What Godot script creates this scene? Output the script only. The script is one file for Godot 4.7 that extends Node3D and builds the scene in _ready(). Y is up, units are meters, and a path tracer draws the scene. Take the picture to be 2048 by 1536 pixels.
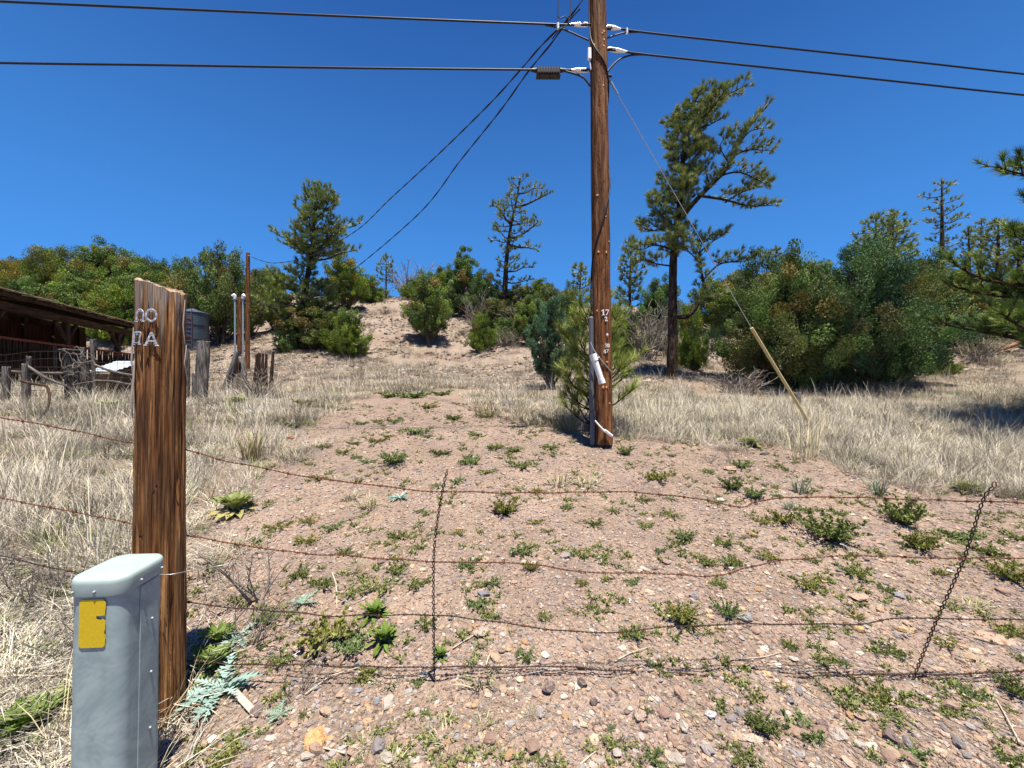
extends Node3D
# Rural hillside lot behind a loose barbed-wire fence: utility pole, junipers and pines, a barn, midday sun.
# Units are metres; the camera stands on the road verge at the origin and looks along -z.

const EYE := 1.6
const FOCAL := 800.0

var rng := RandomNumberGenerator.new()
var nz := FastNoiseLite.new()
var names := {}
var M := {}
var table := []
var weeds := []

func _ready() -> void:
	rng.seed = 4711
	nz.seed = 7
	nz.noise_type = FastNoiseLite.TYPE_SIMPLEX_SMOOTH
	nz.fractal_type = FastNoiseLite.FRACTAL_NONE
	nz.frequency = 1.0
	# --- camera
	var cam := Camera3D.new()
	cam.name = "camera"
	cam.fov = rad_to_deg(2.0 * atan(768.0 / FOCAL))
	cam.near = 0.05
	cam.far = 2000.0
	cam.position = Vector3(0, EYE, 0)
	add_child(cam)
	cam.current = true
	# --- sky
	var env := Environment.new()
	env.background_mode = Environment.BG_SKY
	var sm := ProceduralSkyMaterial.new()
	sm.sky_top_color = Color(0.0036, 0.0205, 0.112).linear_to_srgb()
	sm.sky_horizon_color = Color(0.046, 0.186, 0.47).linear_to_srgb()
	sm.sky_curve = 0.40
	sm.sky_energy_multiplier = 1.0
	sm.ground_bottom_color = Color(0.12, 0.1, 0.08).linear_to_srgb()
	sm.ground_horizon_color = Color(0.12, 0.1, 0.08).linear_to_srgb()
	sm.sun_angle_max = 6.0
	var sky := Sky.new()
	sky.sky_material = sm
	env.sky = sky
	env.tonemap_mode = Environment.TONE_MAPPER_LINEAR
	env.tonemap_exposure = 2.4
	env.sdfgi_enabled = true
	env.ssao_enabled = true
	env.ssil_enabled = true
	var we := WorldEnvironment.new()
	we.name = "environment"
	we.environment = env
	add_child(we)
	# --- sun: high, a little behind the camera
	var sun := DirectionalLight3D.new()
	sun.name = "sun"
	sun.light_energy = 1.55
	sun.light_color = Color(1.0, 0.965, 0.9)
	sun.light_angular_distance = 0.53
	sun.shadow_enabled = true
	var to_sun := Vector3(0.08, 1.0, 0.2).normalized()
	add_child(sun)
	sun.look_at_from_position(Vector3.ZERO, -to_sun, Vector3(0, 0, -1))
	# --- the place
	make_table()
	make_materials()
	print("t materials ", Time.get_ticks_msec())
	build_ground()
	print("t ground ", Time.get_ticks_msec())
	build_barn()
	build_tank()
	build_utility_pole()
	build_far_poles()
	build_cables()
	build_front_post()
	build_pedestal()
	build_wire_fence()
	build_old_fence()
	print("t built ", Time.get_ticks_msec())
	build_pines()
	print("t pines ", Time.get_ticks_msec())
	build_junipers()
	print("t junipers ", Time.get_ticks_msec())
	build_rocks()
	build_plants()
	build_weeds()
	print("t weeds ", Time.get_ticks_msec())
	build_grass()
	build_pebbles()
	print("t end ", Time.get_ticks_msec())

# ---------------------------------------------------------------- helpers

func P(u: float, v: float, d: float) -> Vector3:
	return Vector3((u - 1024.0) / FOCAL * d, EYE - (v - 768.0) / FOCAL * d, -d)

func rf(a: float, b: float) -> float:
	return rng.randf_range(a, b)

func rdir() -> Vector3:
	var y := rf(-1, 1)
	var a := rf(0, TAU)
	var r := sqrt(1.0 - y * y)
	return Vector3(r * cos(a), y, r * sin(a))

func numbered(called: String) -> String:
	var k: int = names.get(called, 0)
	names[called] = k + 1
	return called if k == 0 else "%s_%03d" % [called, k]

func tag(o: Node, label: String, category: String, group := "") -> void:
	o.set_meta("label", label)
	o.set_meta("category", category)
	if group != "":
		o.set_meta("group", group)

func thing(called: String, label: String, category: String, at := Vector3.ZERO, group := "") -> Node3D:
	var o := Node3D.new()
	o.name = numbered(called)
	add_child(o)
	o.position = at
	tag(o, label, category, group)
	return o

func part(called: String, mesh: Mesh, parent: Node, at := Vector3.ZERO) -> MeshInstance3D:
	var o := MeshInstance3D.new()
	o.name = called
	o.mesh = mesh
	o.position = at
	parent.add_child(o, true)
	return o

func single(called: String, label: String, category: String, mesh: Mesh, at := Vector3.ZERO, group := "") -> MeshInstance3D:
	var o := MeshInstance3D.new()
	o.name = numbered(called)
	o.mesh = mesh
	o.position = at
	add_child(o)
	tag(o, label, category, group)
	return o

class MB:
	var v := PackedVector3Array()
	var n := PackedVector3Array()
	var c := PackedColorArray()
	var t := PackedVector2Array()
	var i := PackedInt32Array()
	var flat := false

	func mesh(mat: Material) -> ArrayMesh:
		var a := []
		a.resize(Mesh.ARRAY_MAX)
		a[Mesh.ARRAY_VERTEX] = v
		if not flat and n.size() == v.size():
			a[Mesh.ARRAY_NORMAL] = n
		if c.size() == v.size():
			a[Mesh.ARRAY_COLOR] = c
		if t.size() == v.size():
			a[Mesh.ARRAY_TEX_UV] = t
		a[Mesh.ARRAY_INDEX] = i
		var m := ArrayMesh.new()
		m.add_surface_from_arrays(Mesh.PRIMITIVE_TRIANGLES, a)
		m.surface_set_material(0, mat)
		return m

	func vert(p: Vector3, nn: Vector3, col: Color, uv := Vector2.ZERO) -> int:
		v.append(p)
		n.append(nn)
		c.append(col)
		t.append(uv)
		return v.size() - 1

	# front faces run clockwise
	func quad(a: Vector3, b: Vector3, cc: Vector3, d: Vector3, col: Color) -> void:
		var nn := (d - a).cross(b - a).normalized()
		var k := v.size()
		vert(a, nn, col, Vector2(0, 0))
		vert(b, nn, col, Vector2(1, 0))
		vert(cc, nn, col, Vector2(1, 1))
		vert(d, nn, col, Vector2(0, 1))
		i.append_array(PackedInt32Array([k, k + 1, k + 2, k, k + 2, k + 3]))

	func tri(a: Vector3, b: Vector3, cc: Vector3, col: Color) -> void:
		var nn := (cc - a).cross(b - a).normalized()
		var k := v.size()
		vert(a, nn, col)
		vert(b, nn, col)
		vert(cc, nn, col)
		i.append_array(PackedInt32Array([k, k + 1, k + 2]))

	func tube(p: PackedVector3Array, r: PackedFloat32Array, sides: int, col: Color, caps := true, vs := 1.0) -> void:
		var m := p.size()
		if m < 2:
			return
		var tn := (p[1] - p[0]).normalized()
		var ref := tn.cross(Vector3(0.31, 0.2, 0.93))
		if ref.length() < 0.1:
			ref = tn.cross(Vector3(1, 0, 0))
		ref = ref.normalized()
		var start := v.size()
		var run := 0.0
		for k in m:
			var tk: Vector3
			if k == 0:
				tk = p[1] - p[0]
			elif k == m - 1:
				tk = p[k] - p[k - 1]
			else:
				tk = p[k + 1] - p[k - 1]
			tk = tk.normalized()
			ref = (ref - tk * ref.dot(tk)).normalized()
			var bi := tk.cross(ref)
			if k > 0:
				run += p[k].distance_to(p[k - 1])
			var rr := r[mini(k, r.size() - 1)]
			for j in sides + 1:
				var a := TAU * j / sides
				var o := ref * cos(a) + bi * sin(a)
				v.append(p[k] + o * rr)
				n.append(o)
				c.append(col)
				t.append(Vector2(float(j) / sides, run * vs))
		var w := sides + 1
		for k in m - 1:
			for j in sides:
				var q := start + k * w + j
				i.append_array(PackedInt32Array([q, q + w, q + 1, q + 1, q + w, q + w + 1]))
		if caps:
			for e in 2:
				var k2 := 0 if e == 0 else m - 1
				var nn := (p[0] - p[1]).normalized() if e == 0 else (p[m - 1] - p[m - 2]).normalized()
				var cidx := vert(p[k2], nn, col)
				var base := v.size()
				for j in sides:
					vert(v[start + k2 * w + j], nn, col)
				for j in sides:
					var x := base + j
					var y := base + (j + 1) % sides
					if e == 0:
						i.append_array(PackedInt32Array([cidx, x, y]))
					else:
						i.append_array(PackedInt32Array([cidx, y, x]))

	# chamfered box in a local frame
	func box(xf: Transform3D, s: Vector3, ch: float, col: Color) -> void:
		var h := s * 0.5
		var k := minf(ch, minf(h.x, minf(h.y, h.z)) * 0.9)
		var ax := [Vector3(1, 0, 0), Vector3(0, 1, 0), Vector3(0, 0, 1)]
		for a in 3:
			var b := (a + 1) % 3
			var d := (a + 2) % 3
			for sg in [-1.0, 1.0]:
				var q := []
				for e in [[-1, -1], [1, -1], [1, 1], [-1, 1]]:
					var pt: Vector3 = ax[a] * h[a] * sg + ax[b] * (h[b] - k) * e[0] + ax[d] * (h[d] - k) * e[1]
					q.append(xf * pt)
				if sg > 0:
					quad(q[3], q[2], q[1], q[0], col)
				else:
					quad(q[0], q[1], q[2], q[3], col)
		if k <= 0.0:
			return
		for a in 3:
			var b := (a + 1) % 3
			var d := (a + 2) % 3
			for sb in [-1.0, 1.0]:
				for sd in [-1.0, 1.0]:
					var l: float = h[a] - k
					var pb: Vector3 = ax[b] * h[b] * sb + ax[d] * (h[d] - k) * sd
					var pd: Vector3 = ax[b] * (h[b] - k) * sb + ax[d] * h[d] * sd
					var q0: Vector3 = xf * (pb - ax[a] * l)
					var q1: Vector3 = xf * (pb + ax[a] * l)
					var q2: Vector3 = xf * (pd + ax[a] * l)
					var q3: Vector3 = xf * (pd - ax[a] * l)
					if sb * sd > 0:
						quad(q0, q1, q2, q3, col)
					else:
						quad(q3, q2, q1, q0, col)
		for sx in [-1.0, 1.0]:
			for sy in [-1.0, 1.0]:
				for sz in [-1.0, 1.0]:
					var p1: Vector3 = xf * Vector3(h.x * sx, (h.y - k) * sy, (h.z - k) * sz)
					var p2: Vector3 = xf * Vector3((h.x - k) * sx, h.y * sy, (h.z - k) * sz)
					var p3: Vector3 = xf * Vector3((h.x - k) * sx, (h.y - k) * sy, h.z * sz)
					if sx * sy * sz > 0:
						tri(p3, p2, p1, col)
					else:
						tri(p1, p2, p3, col)

	# a leaf: a kite folded along its rib (flat shaded)
	func kite(p: Vector3, dir: Vector3, side: Vector3, nrm: Vector3, l: float, w: float, col: Color) -> void:
		var k := v.size()
		v.append(p)
		v.append(p + dir * l * 0.45 + side * w + nrm * w * 0.35)
		v.append(p + dir * l)
		v.append(p + dir * l * 0.45 - side * w + nrm * w * 0.35)
		c.append(col)
		c.append(col)
		c.append(col)
		c.append(col)
		i.append_array(PackedInt32Array([k, k + 1, k + 2, k, k + 2, k + 3]))

	func needle(p: Vector3, tip: Vector3, side: Vector3, col: Color) -> void:
		var k := v.size()
		v.append(p - side)
		v.append(p + side)
		v.append(tip)
		c.append(col)
		c.append(col)
		c.append(col)
		i.append_array(PackedInt32Array([k, k + 1, k + 2]))

	# a grass blade: three triangles that bend over
	func blade(p: Vector3, up: Vector3, bend: Vector3, l: float, w: float, col: Color) -> void:
		var side := up.cross(bend)
		if side.length() < 0.01:
			side = up.cross(Vector3(1, 0.1, 0.3))
		side = side.normalized() * w
		var mid := p + up * l * 0.55 + bend * l * 0.16
		var tip := p + up * l * 0.88 + bend * l * 0.55
		var k := v.size()
		v.append(p - side)
		v.append(p + side)
		v.append(mid - side * 0.8)
		v.append(mid + side * 0.8)
		v.append(tip)
		for e in 5:
			c.append(col)
		i.append_array(PackedInt32Array([k, k + 2, k + 1, k + 1, k + 2, k + 3, k + 2, k + 4, k + 3]))

func spline(pts: Array, step: float) -> PackedVector3Array:
	var out := PackedVector3Array()
	var n := pts.size()
	for k in n - 1:
		var a: Vector3 = pts[maxi(k - 1, 0)]
		var b: Vector3 = pts[k]
		var c: Vector3 = pts[k + 1]
		var d: Vector3 = pts[mini(k + 2, n - 1)]
		var m := maxi(1, int(ceil(b.distance_to(c) / step)))
		for j in m:
			out.append(b.cubic_interpolate(c, a, d, float(j) / m))
	out.append(pts[n - 1])
	return out

func radii(n: int, a: float, b: float, wob := 0.0) -> PackedFloat32Array:
	var r := PackedFloat32Array()
	for k in n:
		r.append(lerpf(a, b, float(k) / maxf(1.0, n - 1)) * (1.0 + rf(-wob, wob)))
	return r

func tube_mesh(pts: PackedVector3Array, r0: float, r1: float, sides: int, mat: Material, col := Color.WHITE, wob := 0.0, vs := 1.0) -> ArrayMesh:
	var b := MB.new()
	b.tube(pts, radii(pts.size(), r0, r1, wob), sides, col, true, vs)
	return b.mesh(mat)

func box_mesh(s: Vector3, ch: float, mat: Material, col := Color.WHITE) -> ArrayMesh:
	var b := MB.new()
	b.box(Transform3D(), s, ch, col)
	return b.mesh(mat)

func bar(a: Vector3, b: Vector3, up: Vector3) -> Transform3D:
	# frame whose x axis runs from a to b, at their middle
	var x := (b - a).normalized()
	var z := x.cross(up).normalized()
	var y := z.cross(x)
	return Transform3D(Basis(x, y, z), (a + b) * 0.5)

# two wires twisted round each other along a path
func twisted(pts: PackedVector3Array, rad: float, wire: float, pitch: float, mat: Material, sides := 5) -> ArrayMesh:
	var b := MB.new()
	var m := pts.size()
	for s in 2:
		var q := PackedVector3Array()
		var run := 0.0
		for k in m:
			if k > 0:
				run += pts[k].distance_to(pts[k - 1])
			var tn := (pts[mini(k + 1, m - 1)] - pts[maxi(k - 1, 0)]).normalized()
			var ref := tn.cross(Vector3(0.3, 0.5, 0.81)).normalized()
			var bi := tn.cross(ref)
			var a := TAU * run / pitch + PI * s
			q.append(pts[k] + (ref * cos(a) + bi * sin(a)) * rad)
		b.tube(q, PackedFloat32Array([wire]), sides, Color.WHITE, true)
	return b.mesh(mat)

# ---------------------------------------------------------------- terrain

const HD := [0.0, 2.0, 3.5, 6.0, 8.0, 10.0, 13.0, 16.0, 20.0, 24.0, 28.0, 35.0, 45.0, 55.0, 70.0, 120.0, 400.0]
const HU := [-500.0, 0.0, 500.0, 1024.0, 1500.0, 1900.0, 2400.0]
const HH := [
	[0.0, 0.03, 0.40, 0.85, 1.15, 1.40, 1.80, 2.2, 3.0, 4.0, 5.5, 8.5, 11.5, 14.0, 15.5, 16.0, 16.0],
	[0.0, 0.02, 0.40, 0.80, 1.10, 1.30, 1.60, 1.9, 2.4, 3.4, 5.0, 8.0, 11.0, 14.0, 15.5, 16.0, 16.0],
	[0.0, 0.02, 0.36, 0.75, 1.00, 1.25, 1.55, 1.9, 2.6, 3.5, 4.8, 7.5, 11.0, 14.0, 15.0, 15.0, 15.0],
	[0.0, 0.02, 0.32, 0.72, 0.95, 1.15, 1.40, 1.65, 2.2, 3.0, 4.3, 7.0, 10.5, 13.4, 13.5, 14.0, 14.0],
	[0.0, 0.02, 0.30, 0.66, 0.78, 0.95, 1.20, 1.55, 2.3, 3.3, 4.5, 6.5, 9.0, 10.5, 12.0, 13.0, 13.0],
	[0.0, 0.02, 0.20, 0.30, 0.42, 0.90, 1.40, 2.1, 3.4, 5.0, 6.8, 9.6, 12.9, 14.0, 15.0, 15.0, 15.0],
	[0.0, 0.02, 0.15, 0.30, 0.55, 1.10, 1.80, 2.6, 4.0, 6.0, 8.0, 10.5, 13.0, 14.0, 15.0, 15.0, 15.0]]
const TN := 480

func make_table() -> void:
	for col in HH:
		var a := PackedFloat32Array()
		for k in TN + 1:
			var d := 400.0 * pow(float(k) / TN, 2.0)
			var j := 0
			while j < HD.size() - 2 and d > HD[j + 1]:
				j += 1
			a.append(lerpf(col[j], col[j + 1], clampf((d - HD[j]) / (HD[j + 1] - HD[j]), 0, 1)))
		for pass_ in 60:
			var b := a.duplicate()
			for k in range(1, TN):
				b[k] = a[k - 1] * 0.25 + a[k] * 0.5 + a[k + 1] * 0.25
			a = b
		table.append(a)

func table_at(c: int, d: float) -> float:
	var f := sqrt(clampf(d, 0, 399.0) / 400.0) * TN
	var k := int(f)
	var a: PackedFloat32Array = table[c]
	return lerpf(a[k], a[k + 1], f - k)

func height_smooth(x: float, z: float) -> float:
	var d := -z
	if d <= 0.0:
		return 0.0
	var u := 1024.0 + x / maxf(d, 1.3) * FOCAL
	u = clampf(u, HU[0], HU[6] - 0.01)
	var c := 0
	while u > HU[c + 1]:
		c += 1
	var s: float = (u - HU[c]) / (HU[c + 1] - HU[c])
	s = s * s * (3.0 - 2.0 * s)
	return lerpf(table_at(c, d), table_at(c + 1, d), s)

func height(x: float, z: float) -> float:
	var h := height_smooth(x, z)
	var r := sqrt(x * x + z * z)
	var far := clampf((r - 5.0) / 25.0, 0, 1)
	h += nz.get_noise_2d(x * 0.8, z * 0.8) * lerpf(0.022, 0.12, far)
	h += nz.get_noise_2d(x * 3.1 + 40.0, z * 3.1) * lerpf(0.012, 0.05, far)
	if far > 0.05:
		h += nz.get_noise_2d(x * 0.13 + 9.0, z * 0.13) * 0.5 * far
	if r < 9.0:
		# the verge dips a little round the pedestal and the post
		h -= 0.09 * exp(-(pow(x + 1.6, 2.0) + pow(z + 1.75, 2.0)) / 0.5)
		h += nz.get_noise_2d(x * 9.0, z * 9.0 + 17.0) * 0.006
	return h

func on_ground(x: float, z: float, lift := 0.0) -> Vector3:
	return Vector3(x, height(x, z) + lift, z)

func ground_at(u: float, v: float) -> Vector3:
	# walk along a line of sight until it meets the terrain
	var dir := Vector3((u - 1024.0) / FOCAL, -(v - 768.0) / FOCAL, -1.0)
	var d := 1.2
	while d < 120.0:
		var p := Vector3(0, EYE, 0) + dir * d
		if p.y <= height(p.x, p.z):
			break
		d += 0.01 + d * 0.004
	return on_ground(dir.x * d, -d)

func at_depth(u: float, d: float) -> Vector3:
	return on_ground((u - 1024.0) / FOCAL * d, -d)

var bare_poly := PackedVector2Array([Vector2(-1.55, -6), Vector2(-1.62, 1.6), Vector2(-1.8, 1.95), Vector2(-2.15, 2.6), Vector2(-2.75, 3.4), Vector2(-3.05, 4.3), Vector2(-2.9, 5.2), Vector2(-3.3, 6.5), Vector2(-4.0, 8.5), Vector2(-4.1, 11.0), Vector2(-1.5, 11.6), Vector2(-0.4, 8.5), Vector2(0.9, 6.9), Vector2(2.5, 6.5), Vector2(4.3, 6.0), Vector2(5.0, 5.0), Vector2(7.0, 4.4), Vector2(12, 3.5), Vector2(12, -6)])

func bare(x: float, z: float) -> float:
	# 1 on the open gravel, 0 where grass and litter cover the soil
	var p := Vector2(x, -z)
	if p.y > 14.0 or absf(x) > 14.0:
		return 0.0
	var dist := 99.0
	for k in bare_poly.size():
		var q := Geometry2D.get_closest_point_to_segment(p, bare_poly[k], bare_poly[(k + 1) % bare_poly.size()])
		dist = minf(dist, p.distance_to(q))
	if not Geometry2D.is_point_in_polygon(p, bare_poly):
		dist = -dist
	dist += nz.get_noise_2d(x * 1.7 + 80.0, z * 1.7) * 0.35 + nz.get_noise_2d(x * 5.0, z * 5.0 + 60.0) * 0.15
	return smoothstep(-0.3, 0.3, dist)

func build_ground() -> void:
	var n := 380
	var b := MB.new()
	var aa := 1.0
	var bb := 6.7
	var coords := PackedFloat32Array()
	for k in n + 1:
		coords.append(aa * sinh(bb * (2.0 * k / n - 1.0)))
	var gravel := Color(0.236, 0.182, 0.152)
	var straw := Color(0.215, 0.180, 0.146)
	var slope := Color(0.245, 0.204, 0.174)
	var red := Color(0.20, 0.152, 0.122)
	for j in n + 1:
		var z := coords[j] - 2.6
		for k in n + 1:
			var x := coords[k]
			b.v.append(Vector3(x, height(x, z), z))
			var d := -z
			var g := bare(x, z)
			var col := straw.lerp(gravel, g)
			if d > 12.0:
				# scree of the hill takes over from the litter of the meadow along a ragged line
				var hill := smoothstep(17.0, 24.0, d + nz.get_noise_2d(x * 0.3, z * 0.3) * 4.0)
				col = col.lerp(slope, hill)
				var trail := smoothstep(0.28, 0.6, nz.get_noise_2d(x * 0.11 + 5.0, z * 0.3 + 3.0))
				col = col.lerp(red, trail * 0.7)
			var w := 2.0 + 0.3 * nz.get_noise_2d(x * 2.3, z * 2.3 + 7.0) + 0.22 * nz.get_noise_2d(x * 0.6, z * 0.6 + 33.0)
			b.c.append(Color(col.r * w, col.g * w, col.b * w * (1.0 + 0.05 * nz.get_noise_2d(x * 1.1, z * 1.1))))
	var w1 := n + 1
	for j in n + 1:
		for k in n + 1:
			var l := b.v[j * w1 + maxi(k - 1, 0)]
			var r := b.v[j * w1 + mini(k + 1, n)]
			var u := b.v[maxi(j - 1, 0) * w1 + k]
			var dn := b.v[mini(j + 1, n) * w1 + k]
			b.n.append((dn - u).cross(r - l).normalized())
	for j in n:
		for k in n:
			var q := j * w1 + k
			b.i.append_array(PackedInt32Array([q, q + 1, q + w1, q + 1, q + w1 + 1, q + w1]))
	var o := part("ground", b.mesh(M.ground), self)
	o.set_meta("kind", "structure")
	o.set_meta("label", "pinkish gravel slope rising to a straw-coloured hillside")
	ground = o

var ground: MeshInstance3D

# ---------------------------------------------------------------- materials

func mat(col: Color, rough := 0.85, metal := 0.0) -> StandardMaterial3D:
	var m := StandardMaterial3D.new()
	m.albedo_color = col.linear_to_srgb()
	m.roughness = rough
	m.metallic = metal
	m.metallic_specular = 0.4
	return m

func vmat(rough := 0.9, tint := Color.WHITE, back := Color.BLACK) -> StandardMaterial3D:
	var m := mat(tint, rough)
	m.vertex_color_use_as_albedo = true
	m.metallic_specular = 0.25
	if back != Color.BLACK:
		m.backlight_enabled = true
		m.backlight = back
	return m

func ramp(cols: Array, t: float) -> Color:
	t = clampf(t, 0.0, 0.9999) * (cols.size() - 1)
	var k := int(t)
	var a: Color = cols[k]
	return a.lerp(cols[k + 1], t - k)

func put(buf: PackedByteArray, at: int, c: Color) -> void:
	var s := c.linear_to_srgb()
	buf[at] = int(clampf(s.r, 0, 1) * 255.0)
	buf[at + 1] = int(clampf(s.g, 0, 1) * 255.0)
	buf[at + 2] = int(clampf(s.b, 0, 1) * 255.0)

# grain that runs along v; x wraps round. grey: share of silvered wood at the v = 0 end
func wood(w: int, h: int, cols: Array, seed_: float, ax: float, ay: float, crack: float, grey := 0.0, stain := 0.0) -> Array:
	var buf := PackedByteArray()
	buf.resize(w * h * 3)
	var hb := PackedByteArray()
	hb.resize(w * h)
	var silver := Color(0.30, 0.245, 0.195)
	var soot := Color(0.028, 0.016, 0.01)
	for y in h:
		var fy := float(y) / h
		for x in w:
			var a := TAU * x / w
			var cx := cos(a)
			var cy := sin(a)
			var n1 := nz.get_noise_3d(cx * ax + seed_, cy * ax, fy * ay)
			var n2 := nz.get_noise_3d(cx * ax * 3.7, cy * ax * 3.7 + seed_, fy * ay * 1.7)
			var n3 := nz.get_noise_3d(cx * ax * 0.45 + 7.0, cy * ax * 0.45, fy * ay * 0.5 + seed_)
			var n4 := nz.get_noise_3d(cx * ax * 11.0, cy * ax * 11.0 + seed_, fy * ay * 9.0)
			var t := 0.5 + n1 * 0.27 + n2 * 0.2 + n3 * 0.34 + n4 * 0.17
			var c := ramp(cols, t)
			var hh := 0.55 + n1 * 0.22 + n2 * 0.22
			var ck := absf(nz.get_noise_3d(cx * ax * 0.8 + 31.0, cy * ax * 0.8, fy * ay * 0.35 + seed_))
			if ck < crack:
				var q := ck / crack
				c = Color(c.r * (0.25 + 0.75 * q), c.g * (0.25 + 0.75 * q), c.b * (0.25 + 0.75 * q))
				hh -= (1.0 - q) * 0.5
			if stain > 0.0:
				var s := smoothstep(0.05, 0.55, nz.get_noise_3d(cx * ax * 0.3 + 3.0, cy * ax * 0.3, fy * 4.0 + seed_ * 2.0) + n1 * 0.4 + n4 * 0.15)
				c = c.lerp(soot, s * stain)
			if grey > 0.0:
				var g := smoothstep(grey, grey * 0.2, fy + n1 * 0.05 + n3 * 0.07)
				c = c.lerp(Color(silver.r * (0.7 + t * 0.6), silver.g * (0.7 + t * 0.6), silver.b * (0.7 + t * 0.6)), g * 0.85)
			put(buf, (y * w + x) * 3, c)
			hb[y * w + x] = int(clampf(hh, 0, 1) * 255.0)
	var im := Image.create_from_data(w, h, false, Image.FORMAT_RGB8, buf)
	var hm := Image.create_from_data(w, h, false, Image.FORMAT_L8, hb)
	return [ImageTexture.create_from_image(im), ImageTexture.create_from_image(hm)]

func wood_mat(tx: Array, rough: float, relief: float) -> StandardMaterial3D:
	var m := StandardMaterial3D.new()
	m.albedo_texture = tx[0]
	m.roughness = rough
	m.metallic_specular = 0.3
	m.heightmap_enabled = true
	m.heightmap_texture = tx[1]
	m.heightmap_scale = relief
	return m

func gravel_textures() -> Array:
	var w := 1024
	var buf := PackedByteArray()
	buf.resize(w * w * 3)
	var hb := PackedByteArray()
	hb.resize(w * w)
	for y in w:
		for x in w:
			var a := TAU * x / w
			var n := nz.get_noise_2d(x * 0.06, y * 0.06) * 0.08
			var g := 0.70 + n + rng.randf_range(-0.16, 0.12)
			var at := (y * w + x)
			var k := int(clampf(g, 0, 1) * 255.0)
			buf[at * 3] = k
			buf[at * 3 + 1] = k
			buf[at * 3 + 2] = k
			hb[at] = 90 + int(rng.randf() * 30.0)
	var tints := [Color(1.0, 0.93, 0.88), Color(0.98, 0.98, 0.98), Color(0.72, 0.72, 0.78), Color(0.95, 0.86, 0.74), Color(0.88, 0.74, 0.68), Color(0.6, 0.52, 0.48), Color(0.45, 0.4, 0.38), Color(0.8, 0.78, 0.76)]
	for q in 16000:
		var cx := rng.randi() % w
		var cy := rng.randi() % w
		var r := 1.0 + pow(rng.randf(), 3.0) * 5.5
		var e := rf(0.5, 1.0)
		var an := rf(0, PI)
		var ca := cos(an)
		var sa := sin(an)
		var tc: Color = tints[rng.randi() % tints.size()]
		var br := rf(0.75, 1.05)
		var R := int(ceil(r))
		for dy in range(-R, R + 1):
			for dx in range(-R, R + 1):
				var px := (dx * ca + dy * sa) / r
				var py := (-dx * sa + dy * ca) / (r * e)
				var l := px * px + py * py
				if l > 1.0:
					continue
				var at2 := posmod(cy + dy, w) * w + posmod(cx + dx, w)
				buf[at2 * 3] = int(clampf(tc.r * br, 0, 1) * 250.0)
				buf[at2 * 3 + 1] = int(clampf(tc.g * br, 0, 1) * 250.0)
				buf[at2 * 3 + 2] = int(clampf(tc.b * br, 0, 1) * 250.0)
				hb[at2] = clampi(110 + int(sqrt(1.0 - l) * r * 24.0), 0, 255)
	return [ImageTexture.create_from_image(Image.create_from_data(w, w, false, Image.FORMAT_RGB8, buf)), ImageTexture.create_from_image(Image.create_from_data(w, w, false, Image.FORMAT_L8, hb))]

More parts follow.
